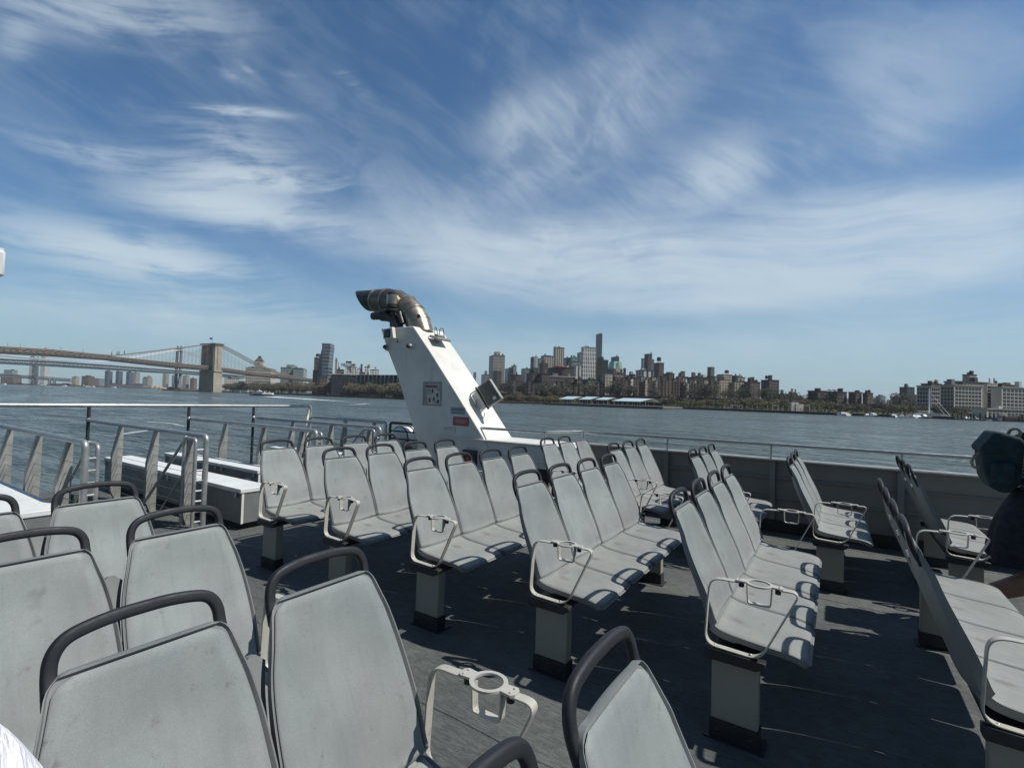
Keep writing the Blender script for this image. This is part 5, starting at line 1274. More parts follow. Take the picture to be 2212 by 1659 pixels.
# --- stone towered suspension bridge ------------------------------------------
Tb = px(672, 1253, 1050); Tb.z = ZW
aD = (RH*-.5+FH*-.866).normalized(); pD = Vector((-aD.y, aD.x, 0))
if pD.dot(FH) > 0: pD = -pD                      # pD points to the side nearest the camera
BM = Matrix(((aD.x, pD.x, 0, Tb.x), (aD.y, pD.y, 0, Tb.y), (0, 0, 1, ZW), (0, 0, 0, 1)))
def interp(tab, x):
    tab = sorted(tab)
    if x <= tab[0][0]: (x0, y0), (x1, y1) = tab[0], tab[1]
    elif x >= tab[-1][0]: (x0, y0), (x1, y1) = tab[-2], tab[-1]
    else:
        for i in range(len(tab)-1):
            if tab[i][0] <= x <= tab[i+1][0]: (x0, y0), (x1, y1) = tab[i], tab[i+1]; break
    return y0+(y1-y0)*(x-x0)/(x1-x0)
def on_line(org, a, s, tab, off=0, side=None):
    p = org+a*s+(side*off if side is not None else Vector((0, 0, 0))); q = org+a*s; X = proj((q.x, q.y, 20))[0]
    return Vector((p.x, p.y, at_y((q.x, q.y), interp(tab, X))))
Dt = [(-60, 1112), (0, 1115), (163, 1125), (325, 1140), (557, 1164), (675, 1175), (814, 1194), (900, 1201), (985, 1213), (1020, 1217)]
Db = [(-60, 1128), (0, 1132), (163, 1141), (325, 1152), (557, 1178), (675, 1187), (814, 1204), (900, 1213), (985, 1221), (1020, 1225)]
br = empty('stone_suspension_bridge', (0, 0, 0)); tag(br, 'stone towered suspension bridge with tan deck, nearest of the bridges', 'bridge')
HT = at_y((Tb.x, Tb.y), 1101)-ZW; dk_z = at_y((Tb.x, Tb.y), 1187)-ZW
# tower: local x along the bridge, y across; +y nearest the camera
tw = empty('tower', (0, 0, 0), parent=br); tw.matrix_world = BM; CH.setdefault(br.name, []).append(tw)
hw, hd = 25.5, 7.5
m = MB(); m.prism([(-hw-2.2, 0), (hw+2.2, 0), (hw+.8, dk_z), (-hw-.8, dk_z)], -hd-1.4, hd+1.4, 'x'); m.build('tower_base', M['stone'], tw)
for y0, y1 in ((-hw, -hw+9), (-4.5, 4.5), (hw-9, hw)):
    MB().prism([(y0, dk_z), (y1, dk_z), (y1, HT-4), (y0, HT-4)], -hd, hd, 'x').build('shaft', M['stone'], tw)
    MB().box(hd-.1, hd+1.2, (y0+y1)/2-2.2, (y0+y1)/2+2.2, dk_z, HT-6).build('buttress', M['stone'], tw); MB().box(-hd-1.2, -hd+.1, (y0+y1)/2-2.2, (y0+y1)/2+2.2, dk_z, HT-6).build('buttress', M['stone'], tw)
for sy in (-1, 1):
    c0 = sy*10.5; zt = HT-20                                # pointed arches
    m = MB(); m.prism([(c0-6.05, zt), (c0-3.6, zt+8), (c0, zt+13), (c0, HT-4), (c0-6.05, HT-4)], -hd+.4, hd-.4, 'x'); m.prism([(c0+6.05, zt), (c0+3.6, zt+8), (c0, zt+13), (c0, HT-4), (c0+6.05, HT-4)], -hd+.4, hd-.4, 'x'); m.build('arch_spandrel', M['stone'], tw)
    MB().box(-2.2, 2.2, sy*(hw+.02), sy*(hw+1.1), 0, HT-6).build('buttress', M['stone'], tw)
M['stonedark'] = paint('weathered_coping', (.10, .09, .08), .9, var=.3, scale=.1, bmp=0)
MB().box(-hd-1.5, hd+1.5, -hw-1.5, hw+1.5, HT-4, HT-2.2).build('cornice', M['stone'], tw); MB().box(-hd-2.4, hd+2.4, -hw-2.4, hw+2.4, HT-2.2, HT).build('coping', M['stonedark'], tw)
MB().box(-hd-1.2, hd+1.2, -hw-2.4, hw+2.4, dk_z-2.5, dk_z-.5).build('string_course', M['stone'], tw)
MB().tube([(0, 0, HT), (0, 0, HT+14)], .25, 6).build('flagpole', M['stonedark'], tw)
fg = MB(); nn = 6
for i in range(nn):
    for z in (0, 4.2): fg.v.append((.3+i*1.1, .5*math.sin(i*1.1), HT+9+z-.12*i))
fg.f += [(2*i, 2*i+1, 2*i+3, 2*i+2) for i in range(nn-1)]; M['flag'] = paint('flag_cloth', (.05, .07, .2), .8, bmp=0); fg.build('flag', M['flag'], tw)
# deck as stiffening truss: strip built from picture rows but lying on the bridge's real line
def truss(parent, org, a, side, s0, s1, n, top, bot, wid, mat_solid, mat_web, web_name='truss_web', step=1, FILL=.32, CH_=.11, WB=.45):
    P = [(on_line(org, a, s0+(s1-s0)*i/n, top), on_line(org, a, s0+(s1-s0)*i/n, bot)) for i in range(n+1)]
    m = MB()
    for i in range(n+1):
        t_, b_ = P[i]; h = max(.5, t_.z-b_.z)
        for sg in (-1, 1):
            for z in (b_.z, b_.z+h*FILL): m.v.append((b_.x+side.x*wid*sg, b_.y+side.y*wid*sg, z))
    for i in range(n):
        k = i*4; m.f += [(k, k+4, k+5, k+1), (k+2, k+3, k+7, k+6), (k+1, k+5, k+7, k+3), (k, k+2, k+6, k+4)]
    m.build('deck', mat_solid, parent)
    for sg in (-1, 1):
        m = MB()
        for i in range(n):
            t0, t1 = P[i][0], P[i+1][0]; b0, b1 = P[i][1], P[i+1][1]; o_ = side*wid*sg
            th = CH_*(t0.z-b0.z)
            m.tube([t0+o_, t1+o_], max(th*.8, .5), 4)
            m.tube([b0+o_+Vector((0, 0, (t0.z-b0.z)*.4)), t0+o_], max(th*WB, .3), 4)
            m.tube([t0+o_, b1+o_+Vector((0, 0, (t1.z-b1.z)*.4))], max(th*WB, .3), 4)
        m.build(web_name, mat_web, parent)
    return P
truss(br, Tb, aD, pD, -430, 430, 110, Dt, Db, 12, M['roofdark'], M['bridgetan'], FILL=.35, CH_=.16, WB=.7)
Pt = truss(br, Tb, aD, pD, -430, 430, 110, Dt, [(x, y-(2.2)) for x, y in Db], 5, M['bridgetan'], M['bridgetan'], 'promenade_truss', FILL=.62, CH_=.16, WB=.6)
Cb = [(-60, 1108), (0, 1111), (163, 1121), (290, 1134), (354, 1139), (406, 1134), (480, 1125), (561, 1115), (634, 1106), (672, 1102.5)]
Cr = [(672, 1102), (706, 1109), (750, 1131), (800, 1158), (850, 1181), (900, 1199), (935, 1205)]
def sof(X, org, a):
    lo_, hi_ = -600., 700.
    for _ in range(50):
        c_ = (lo_+hi_)/2; q = org+a*c_
        if proj((q.x, q.y, 20))[0] > X: lo_ = c_
        else: hi_ = c_
    return (lo_+hi_)/2
for off in (-12, -4, 4, 12):
    sL = sof(-50, Tb, aD); pts = [on_line(Tb, aD, sL*i/40, Cb, off, pD) for i in range(41)]
    MB().tube(pts, .75, 5).build('main_cable', M['bridgetan'], br)
    sR = sof(930, Tb, aD); pts = [on_line(Tb, aD, sR*i/24, Cr, off, pD) for i in range(25)]
    MB().tube(pts, .75, 5).build('main_cable', M['bridgetan'], br)
for sg in (-1, 1):
    for i in range(1, 24):      # hangers and fanning stays
        s = sof(672-i*12, Tb, aD); p, q = on_line(Tb, aD, s, Cb, 12*sg, pD), on_line(Tb, aD, s, Dt, 12*sg, pD)
        if p.z > q.z+1: MB().tube([p, q], .16, 3).build('hanger', M['bridgetan'], br)
    for i in range(1, 18):
        s = sof(690+i*12, Tb, aD); p, q = on_line(Tb, aD, s, Cr, 12*sg, pD), on_line(Tb, aD, s, Dt, 12*sg, pD)
        if p.z > q.z+1: MB().tube([p, q], .16, 3).build('hanger', M['bridgetan'], br)
    for i in range(1, 9):
        s = sof(690+i*17, Tb, aD); q = on_line(Tb, aD, s, Dt, 12*sg, pD); MB().tube([Vector((Tb.x, Tb.y, ZW+HT-4))+pD*12*sg, q], .16, 3).build('stay_cable', M['bridgetan'], br)
        s = sof(655-i*17, Tb, aD); q = on_line(Tb, aD, s, Dt, 12*sg, pD); MB().tube([Vector((Tb.x, Tb.y, ZW+HT-4))+pD*12*sg, q], .16, 3).build('stay_cable', M['bridgetan'], br)
q = Tb+aD*sof(1016, Tb, aD); zt = at_y((q.x, q.y), 1220)
MB().box(q.x-6, q.x+6, q.y-6, q.y+6, ZG, zt).build('anchor_pier', M['bridgetan'], br)
# little figures or lamps on the walkway seen above the cable at left
for i, X in enumerate((354, 371, 377, 394)):
    s = sof(X, Tb, aD); p = on_line(Tb, aD, s, [(0, 1112), (354, 1139), (500, 1123)], 0, pD)
    MB().tube([p, p+Vector((0, 0, 7))], .9, 6, scales=[1, .6]).build('maintenance_post', M['stonedark'], br)
for X in (20, 60, 190, 262): 
    s = sof(X, Tb, aD); p = on_line(Tb, aD, s, Dt, 0, pD); MB().tube([p, p+Vector((0, 0, 9))], .25, 4).build('lamp_mast', M['haze_steel'], br)

# --- blue grey steel suspension bridge ----------------------------------------
To = px(568, 1250, 1420); To.z = ZW; e2 = px(-40, 1150, 1000); a2 = Vector((e2.x-To.x, e2.y-To.y, 0)).normalized(); p2 = Vector((-a2.y, a2.x, 0))
sb = empty('steel_suspension_bridge', (0, 0, 0)); tag(sb, 'blue grey steel suspension bridge with pale cables behind the stone one', 'bridge')
Mt = [(-60, 1145), (0, 1149), (163, 1157), (325, 1168), (480, 1180), (630, 1191), (712, 1198), (775, 1203)]
Mb_ = [(-60, 1161), (0, 1165), (163, 1173), (325, 1183), (480, 1192.5), (630, 1201), (712, 1207), (775, 1211)]
sA2, sB2 = sof(-50, To, a2), sof(772, To, a2)
truss(sb, To, a2, p2, sB2, sA2, 74, Mt, Mb_, 14, M['bridgeblue'], M['lattice'], FILL=.5, CH_=.10, WB=.62)
for sg in (-1, 1):
    MB().tube([on_line(To, a2, sB2+(sA2-sB2)*i/40, Mt, 0, p2)+p2*(14.6*sg)-Vector((0, 0, 1.2)) for i in range(41)], 1.7, 4).build('top_chord', M['bridgeblue'], sb)
Mc = [(-50, 1133), (0, 1137.5), (80, 1146), (163, 1152.6), (244, 1158), (300, 1158.5), (350, 1155), (407, 1147), (480, 1135), (568, 1119)]
Mc2 = [(568, 1119), (580, 1122), (635, 1142), (708, 1170), (769, 1186)]
for off in (-14, -5, 5, 14):
    MB().tube([on_line(To, a2, sA2*i/40, Mc, off, p2) for i in range(41)], .8, 5).build('main_cable', M['cablewhite'], sb)
    MB().tube([on_line(To, a2, sB2*i/16, Mc2, off, p2) for i in range(17)], .8, 5).build('main_cable', M['cablewhite'], sb)
for X in range(410, 556, 5):
    s = sof(X, To, a2); MB().tube([on_line(To, a2, s, Mc, 14, p2), on_line(To, a2, s, Mt, 14, p2)], .30, 3).build('hanger', M['cablewhite'], sb)
for X in range(584, 700, 5):
    s = sof(X, To, a2); MB().tube([on_line(To, a2, s, Mc2, 14, p2), on_line(To, a2, s, Mt, 14, p2)], .30, 3).build('hanger', M['cablewhite'], sb)
HT2 = at_y((To.x, To.y), 1118)-ZW; dk2 = at_y((To.x, To.y), 1196)-ZW
tw = empty('tower', (0, 0, 0), parent=sb); tw.matrix_world = Matrix(((a2.x, p2.x, 0, To.x), (a2.y, p2.y, 0, To.y), (0, 0, 1, ZW), (0, 0, 0, 1))); CH.setdefault(sb.name, []).append(tw)
M['towersteel'] = paint('tower_blue_steel', (.15, .17, .18), .7, var=.2, scale=.1, bmp=0)
for y in (-7, 7): MB().prism([(-9, 0), (9, 0), (4.5, dk2*.45), (3.2, dk2), (2.8, HT2), (-2.8, HT2), (-3.2, dk2), (-4.5, dk2*.45)], y-1.8, y+1.8, 'y').build('leg', M['towersteel'], tw)
for z in (dk2*.5, dk2, dk2+(HT2-dk2)*.45, HT2-6): MB().box(-2.4, 2.4, -9, 9, z-1.6, z+1.6).build('cross_beam', M['towersteel'], tw)
MB().box(-3.6, 3.6, -10, 10, HT2, HT2+3.5).build('cornice', M['towersteel'], tw)
for y in (-6, 6): MB().ell((0, y, HT2+6.5), (2.4, 2.4, 4.0), 8, 6).build('finial', M['towersteel'], tw)
MB().box(-14, 14, -22, 22, 0, 7).build('tower_footing', M['stonedark'], tw)

# --- far bridge on the left ----------------------------------------------------
wb = empty('far_bridge', (0, 0, 0)); tag(wb, 'distant grey truss bridge low on the left horizon', 'bridge')
W0, W1 = px(-40, U('z4', 0, 738)[1], 2450), px(U('z4', 1250), U('z4', 0, 846)[1], 2450); dW = (W1-W0)
m = MB(); hZ = dW.length
nrm_ = Vector((-dW.y, dW.x, 0)).normalized()
for s_ in (0, 1):
    for i in range(41):
        p = W0+dW*(i/40); q = W0+dW*min(1, (i+1)/40)
        if i < 40:
            m.tube([p+nrm_*s_*18, q+nrm_*s_*18], 1.6, 4); m.tube([p-Vector((0, 0, 13))+nrm_*s_*18, q-Vector((0, 0, 13))+nrm_*s_*18], 2.2, 4); m.tube([p+nrm_*s_*18, q-Vector((0, 0, 13))+nrm_*s_*18], 1.0, 4)
m.build('truss', M['haze_steel'], wb)
m = MB(); n0 = len(m.v)
m.add([W0+nrm_*0-Vector((0, 0, 12)), W1-Vector((0, 0, 12)), W1+nrm_*18-Vector((0, 0, 12)), W0+nrm_*18-Vector((0, 0, 12)), W0-Vector((0, 0, 6)), W1-Vector((0, 0, 6)), W1+nrm_*18-Vector((0, 0, 6)), W0+nrm_*18-Vector((0, 0, 6))], [(0, 1, 2, 3), (4, 5, 6, 7), (0, 1, 5, 4), (2, 3, 7, 6), (1, 2, 6, 5), (0, 3, 7, 4)])
m.build('deck', M['haze_steel'], wb)
P = px(U('z4', 640), U('z4', 0, 460)[1], 2450)
for s_ in (-14, 14):
    MB().tube([(P.x+RH.x*s_, P.y+RH.y*s_, ZW), (P.x+RH.x*s_*.75, P.y+RH.y*s_*.75, P.z)], 4, 4).build('tower_leg', M['haze_steel'], wb)
for k in range(4): MB().box(P.x-12, P.x+12, P.y-3, P.y+3, 30+k*28, 34+k*28).build('tower_brace', M['haze_steel'], wb)
for X in (880, 965): p = px(U('z4', X), U('z4', 0, 840)[1], 2450); MB().box(p.x-5, p.x+5, p.y-5, p.y+5, ZW, p.z).build('bridge_pier', M['haze_steel'], wb)

# --- raised highway along the heights ------------------------------------------
M['hwy'] = paint('dark_weathered_concrete', (.05, .05, .047), .9, var=.3, scale=.06, grime=.3, bmp=0)
hwp = [(1450, 1255, 690), (1800, 1262, 650), (2100, 1268, 610), (2350, 1276, 590), (2560, 1288, 560), (2800, 1294, 535), (3300, 1312, 520)]
hw_ = empty('raised_highway', (0, 0, 0)); tag(hw_, 'long dark double-deck highway running under the houses', 'viaduct')
m = MB()
for dz, hh_ in ((0, 2.2), (-6.2, 2.0)):
    k0 = len(m.v)
    for x, y, d in hwp:
        p = px(x, y, d)
        for off in (0, 12):
            for z in (0, -hh_): m.v.append((p.x+FH.x*off, p.y+FH.y*off, p.z+dz+z))
    for i in range(len(hwp)-1):
        k = k0+i*4; m.f += [(k, k+4, k+5, k+1), (k, k+2, k+6, k+4), (k+1, k+5, k+7, k+3), (k+2, k+3, k+7, k+6)]
m.build('roadway', M['hwy'], hw_)
m = MB()
for i in range(len(hwp)-1):
    a, b = px(*hwp[i]), px(*hwp[i+1])
    a, b = a+FH*10, b+FH*10
    m.add([(a.x, a.y, ZG), (b.x, b.y, ZG), (b.x, b.y, b.z), (a.x, a.y, a.z)], [(0, 1, 2, 3)])
m.build('retaining_wall', M['hwy'], hw_)
# vans and cars whose windscreens glint
M['carwhite'] = paint('white_car_paint', (.75, .75, .75), .25, bmp=0)
cars = [(1492, 1256.5), (1541, 1257), (2427, 1289), (2455, 1290), (2505, 1292.5), (2587, 1294), (2614, 1294.5), (2655, 1296), (2685, 1297)]
proto = None
for i, (x, y) in enumerate(cars):
    d = interp([(h[0], h[2]) for h in hwp], x)-2; p = px(x, y, d)
    if proto is None:
        proto = empty('van', p); MB().prism([(-2.4, .4), (2.4, .4), (2.4, 1.2), (1.6, 2.1), (-2.4, 2.1)], -.95, .95, 'y').build('body', M['carwhite'], proto)
        MB().box(-1.9, 1.4, -.98, -.955, 1.3, 1.85).build('window', M['pane'], proto)
        wm = MB(); wm.cyl((-1.5, -.97, .4), (-1.5, -.7, .4), .38, 10); wm.build('wheel', M['black'], proto); wm = MB(); wm.cyl((1.5, -.97, .4), (1.5, -.7, .4), .38, 10); wm.build('wheel', M['black'], proto); c_ = proto
    else: c_ = copy_tree(proto); c_.location = p
    c_.rotation_euler.z = math.atan2(RH.y, RH.x)+.1
    tag(c_, 'small white van on the raised highway', 'van', 'white vans on the raised highway')

# --- trees --------------------------------------------------------------------
def leafmat(name, c1, c2, c3):
    m, t, b = newmat(name); c = t.node('ShaderNodeTexCoord').outputs['Object']; gm = t.node('ShaderNodeNewGeometry').outputs['Random Per Island']
    oi = t.node('ShaderNodeObjectInfo').outputs['Random']
    k = t.mix(gm, (*c1, 1), (*c2, 1)); k = t.mix(t.m('MULTIPLY', oi, .75), k, (*c3, 1)); t.l.new(k, b.inputs['Base Color']); b.inputs['Roughness'].default_value = .9; return m
L1 = leafmat('spring_brown_twigs', (.115, .092, .068), (.205, .165, .115), (.135, .120, .080))
L2 = leafmat('olive_spring_leaves', (.115, .130, .052), (.21, .215, .09), (.15, .145, .08))
L3 = leafmat('dark_bare_twigs', (.070, .066, .055), (.14, .125, .10), (.085, .10, .06))
M['bark'] = paint('bark', (.06, .05, .04), .9, bmp=0)
def tree_proto(seed, H_, Rr, mat, n=520, name='tree'):
    r = random.Random(seed); o = empty(name)
    t = MB(); t.tube([(0, 0, -.5), (r.uniform(-.2, .2), 0, H_*.35), (r.uniform(-.4, .4), r.uniform(-.3, .3), H_*.7)], .22, 6, scales=[1, .7, .35])
    tips = []
    for k in range(6):
        a = r.uniform(0, 6.28); z0 = H_*r.uniform(.25, .5); L = Rr*r.uniform(.6, .95); z1 = z0+H_*r.uniform(.2, .4)
        q = (L*math.cos(a), L*math.sin(a), z1); t.tube([(0, 0, z0), q], .1, 4, scales=[1, .3]); tips.append(q)
    t.build('trunk', M['bark'], o)
    tips += [(0, 0, H_*.8), (Rr*.3, 0, H_*.9)]; c = MB()
    for _ in range(n):
        q = tips[r.randrange(len(tips))]; s = Rr*.46
        p = Vector((q[0]+r.gauss(0, s), q[1]+r.gauss(0, s), min(H_, max(H_*.14, q[2]+r.gauss(0, H_*.14)))))
        u = Vector((r.gauss(0, 1), r.gauss(0, 1), r.gauss(0, 1))).normalized(); v = u.cross(Vector((r.gauss(0, 1), r.gauss(0, 1), r.gauss(0, 1)))).normalized(); k = r.uniform(.30, .66)
        c.add([p-u*k-v*k*.5, p+u*k-v*k*.4, p+v*k*.8+u*k*.2], [(0, 1, 2)])
    c.build('crown', mat, o); return o
PT = {'a': [tree_proto(1, 9, 3.3, L1), tree_proto(2, 8, 3.0, L1), tree_proto(3, 10.5, 3.8, L1)], 'b': [tree_proto(4, 7, 3.2, L2), tree_proto(5, 8, 3.6, L2)], 'c': [tree_proto(6, 11, 4.2, L3, 620), tree_proto(7, 13, 4.6, L3, 680), tree_proto(8, 9, 4, L3, 560)]}
used_t = set(); NTREE = 0
def plant(kind, x, d, s, label, group, z=None, shrub=False):
    global NTREE
    p = ground(x, d); 
    if z is not None: p.z = z
    pr = PT[kind][rnd.randrange(len(PT[kind]))]
    o = pr if pr.name not in used_t else copy_tree(pr); used_t.add(pr.name)
    o.location = p; o.rotation_euler.z = rnd.uniform(0, 6.28); o.scale = (s*rnd.uniform(.9, 1.15),)*2+(s*rnd.uniform(.85, 1.15),)
    tag(o, label, 'tree', group); NTREE += 1
for i in range(85):      # left park, brown
    x = rnd.uniform(880, 1330); d0 = interp(sp_, x); plant('a', x, d0+rnd.uniform(10, 85), rnd.uniform(1.45, 2.1), 'brown spring tree in the riverside park left of the funnel', 'brown trees in the left riverside park')
for i in range(30):
    x = rnd.uniform(715, 900); d0 = interp(sp_, x); plant('c', x, d0+rnd.uniform(20, 90), rnd.uniform(1.1, 1.8), 'dark bare tree on the shore between stone tower and park', 'dark trees right of the stone tower')
for i in range(30):
    x = rnd.uniform(1580, 1860); d0 = interp(sp_, x); plant('ab'[rnd.random() < .6], x, d0+rnd.uniform(8, 26), rnd.uniform(.7, 1.05), 'small olive tree on the bank left of the pier sheds', 'olive trees left of the pier sheds')
for i in range(52):
    x = rnd.uniform(2090, 2660); d0 = interp(sp_, x); plant('b' if rnd.random() < .7 else 'a', x, d0+rnd.uniform(14, 60), rnd.uniform(.8, 1.35), 'yellow green tree in the park behind the pier posts', 'yellow green trees behind the pier posts')
for i in range(20):
    x = rnd.uniform(2650, 3100); d0 = interp(sp_, x); plant('c' if rnd.random() < .6 else 'b', x, d0+rnd.uniform(22, 60), rnd.uniform(.6, .95), 'low dark tree behind the marina', 'dark trees behind the marina')
NH = 0
for x0, x1, d, n_, zz in ((1600, 1700, 715, 8, 8), (2200, 2460, 640, 20, 10), (2470, 2700, 600, 22, 4), (2800, 2960, 640, 10, 6), (1860, 2100, 640, 11, 10), (1700, 1860, 680, 7, 8)):
    for i in range(n_):
        x = rnd.uniform(x0, x1); plant('c', x, d+rnd.uniform(-10, 14), rnd.uniform(1.0, 1.6), 'dark tree on the heights above the highway', 'dark trees on the heights above the highway', z=ZG+zz)
# the rest of the shore wood reads as one mass
wd = MB(); ws = random.Random(9)
for x0, x1, d0, d1, n_, s0, s1 in ((880, 1340, 30, 100, 110, 1.6, 2.15), (715, 900, 40, 110, 40, 1.5, 2.0), (2090, 2660, 30, 70, 46, 1.0, 1.5), (1580, 1860, 18, 36, 16, .8, 1.2), (2650, 3100, 40, 80, 26, .8, 1.1)):
    for _ in range(n_):
        x = ws.uniform(x0, x1); p = ground(x, interp(sp_, x)+ws.uniform(d0, d1)); k = 'a' if x < 1500 else 'b'; cr = [c for c in CH[PT[k][ws.randrange(len(PT[k]))].name] if c.name.startswith('crown')][0].data
        sc__ = ws.uniform(s0, s1); an = ws.uniform(0, 6.28); ca, sa = math.cos(an)*sc__, math.sin(an)*sc__; n0 = len(wd.v)
        wd.v += [(p.x+v.co.x*ca-v.co.y*sa, p.y+v.co.x*sa+v.co.y*ca, p.z+v.co.z*sc__) for v in cr.vertices]; wd.f += [tuple(i+n0 for i in q.vertices) for q in cr.polygons]
me = bpy.data.meshes.new('woodland'); me.from_pydata(wd.v, [], wd.f); me.materials.append(L1); wo_ = bpy.data.objects.new('woodland', me); sc.collection.objects.link(wo_); tag(wo_, 'brownish spring wood filling the park behind the shore trees', 'woodland', kind='stuff')
# undergrowth reads as one mass
ug = MB(); r = random.Random(5)
for x0, x1, dd, h_, n_ in ((560, 1340, 14, 3.2, 2600), (1560, 1860, 8, 2.4, 700), (2120, 2680, 10, 2.6, 2200), (2680, 3300, 14, 2.4, 1200)):
    for _ in range(n_):
        x = r.uniform(x0, x1); p = ground(x, interp(sp_, x)+dd+r.uniform(0, 14)); p.z += r.uniform(0, h_)
        u = Vector((r.gauss(0, 1), r.gauss(0, 1), r.gauss(0, 1))).normalized(); v = u.cross(Vector((r.gauss(0, 1), r.gauss(0, 1), r.gauss(0, 1)))).normalized(); k = r.uniform(.4, .9)
        ug.add([p-u*k, p+u*k, p+v*k], [(0, 1, 2)])
tag(ug.build('undergrowth', L2), 'low scrub along the river banks', 'shrubs', kind='stuff')

# --- pier with pavilions --------------------------------------------------------
pa, pb = px(1752, 1297, 560), px(2122, 1312, 468); pa.z = pb.z = ZW
M['pier'] = paint('pier_concrete', (.16, .15, .13), .9, var=.2, scale=.2, bmp=0)
dP = (pb-pa); Lp = dP.length; yp = math.atan2(dP.y, dP.x)
o = empty('recreation_pier', pa, yp); tag(o, 'flat pier carrying the pale roofed pavilions', 'pier')
MB().box(-6, Lp, 0, 45, 1.0, 2.6).build('pier_deck', M['pier'], o); MB().box(-5.8, Lp-.2, .3, 1, -1, 1.0).build('pier_edge', M['seawall'], o)
M['paleroof'] = paint('pale_blue_metal_roof', (.50, .62, .66), .45, .1, var=.06, scale=.3, grime=.1, bmp=0)
def pavilion(x0, x1, ridge, eave, ww, lab):
    a, b = px(x0, eave, 1), px(x1, eave, 1)
    # stand on the pier: solve distance along it from picture column
    def s_at(X):
        lo_, hi_ = -30., Lp+60.
        for _ in range(40):
            c_ = (lo_+hi_)/2; q = pa+dP/Lp*c_+Vector((-dP.y, dP.x, 0))/Lp*6
            if proj((q.x, q.y, 2))[0] < X: lo_ = c_
            else: hi_ = c_
        return lo_
    s0, s1 = s_at(x0), s_at(x1); q = pa+dP/Lp*s0+Vector((-dP.y, dP.x, 0))/Lp*6
    ze = at_y((q.x, q.y), eave)-ZW; zr = at_y((q.x, q.y), ridge)-ZW+1.0; W_ = s1-s0
    o = empty('pavilion', (q.x, q.y, ZW), yp); tag(o, lab, 'pavilion', 'pale roofed pavilions on the pier')
    inset = min(W_*.30, ww*.5)
    m = MB(); m.add([(0, 0, ze), (W_-inset, 0, ze), (W_-inset*.2, ww/2, zr), (inset*.8, ww/2, zr), (0, ww, ze), (W_, ww, ze), (W_+inset*.25, ww*.55, ze-.2)], [(0, 1, 2, 3), (3, 2, 5, 4)]); m.add([(0, 0, ze-.3), (W_-inset, 0, ze-.3), (W_-inset*.2, ww/2, zr-.3), (inset*.8, ww/2, zr-.3)], [(3, 2, 1, 0)])
    m.build('roof', M['paleroof'], o)
    m = MB(); m.tube([(W_-inset, 0, ze), (W_-inset*.2, ww/2, zr)], .2, 4); m.tube([(W_-inset*.2, ww/2, zr), (W_, ww, ze)], .2, 4); m.build('gable_frame', M['cablewhite'], o)
    for k in range(max(3, int(W_/6))):
        x = (k+.2)*W_/max(3, int(W_/6))
        for y in (1, ww-1): MB().box(x-.18, x+.18, y-.18, y+.18, 2.6, ze-.3).build('post', M['lattice'], o)
pavilion(1788, 1852, 1270.5, 1277, 16, 'leftmost pale roofed pavilion on the pier')
pavilion(1852, 1905, 1271.5, 1278, 16, 'second pale roofed pavilion on the pier')
pavilion(1905, 1958, 1274, 1279, 16, 'third, small pale roofed pavilion on the pier')
pavilion(1958, 2080, 1276, 1283, 20, 'longest pavilion with pale roof at the pier end')

# posts and frames on the second pier
M['post'] = paint('pale_post_paint', (.55, .52, .46), .7, bmp=0)
pp_ = None
cols = [2321, 2345, 2367, 2391, 2408, 2424, 2457, 2492, 2507, 2524, 2540, 2554, 2573, 2602, 2609, 2623, 2305, 2318, 2330]
for i, x in enumerate(cols):
    d = interp(sp_, x)+5; p = ground(x, d); yt = 1300-(2450-x)*.006-(3 if i < 16 else -2); zt = at_y((p.x, p.y), yt)
    o = tag(MB().box(-.22, .22, -.22, .22, 0, zt-ZG).build('light_post', M['post']), 'pale post standing on the long second pier', 'post', 'pale posts along the second pier'); o.location = p
for x0, x1, lab in ((2340, 2362, 'pale swing frame nearest the pavilions'), (2367, 2376, 'narrow pale frame on the second pier'), (2474, 2491, 'square pale frame in the middle of the second pier'), (2555, 2592, 'wide pale frame near the small tan building')):
    d = interp(sp_, x0)+5; a, b = ground(x0, d), ground(x1, d); o = empty('swing_set', a, math.atan2((b-a).y, (b-a).x)); tag(o, lab, 'frame'); L = (b-a).length; zt = at_y((a.x, a.y), 1298)-ZG
    MB().box(-.25, .25, -.25, .25, 0, zt).build('post', M['post'], o); MB().box(L-.25, L+.25, -.25, .25, 0, zt).build('post', M['post'], o); MB().box(-.4, L+.4, -.25, .25, zt, zt+.5).build('beam', M['post'], o)
bld('F', 2530, 2558, 1287, 470, 'plaincream', 'tiny tan building on the second pier', .8, tiers=(), yaw=G); bld('F', 2545, 2575, 1294, 465, 'plaincream', 'lower tan annex on the second pier', .8, cap=False)

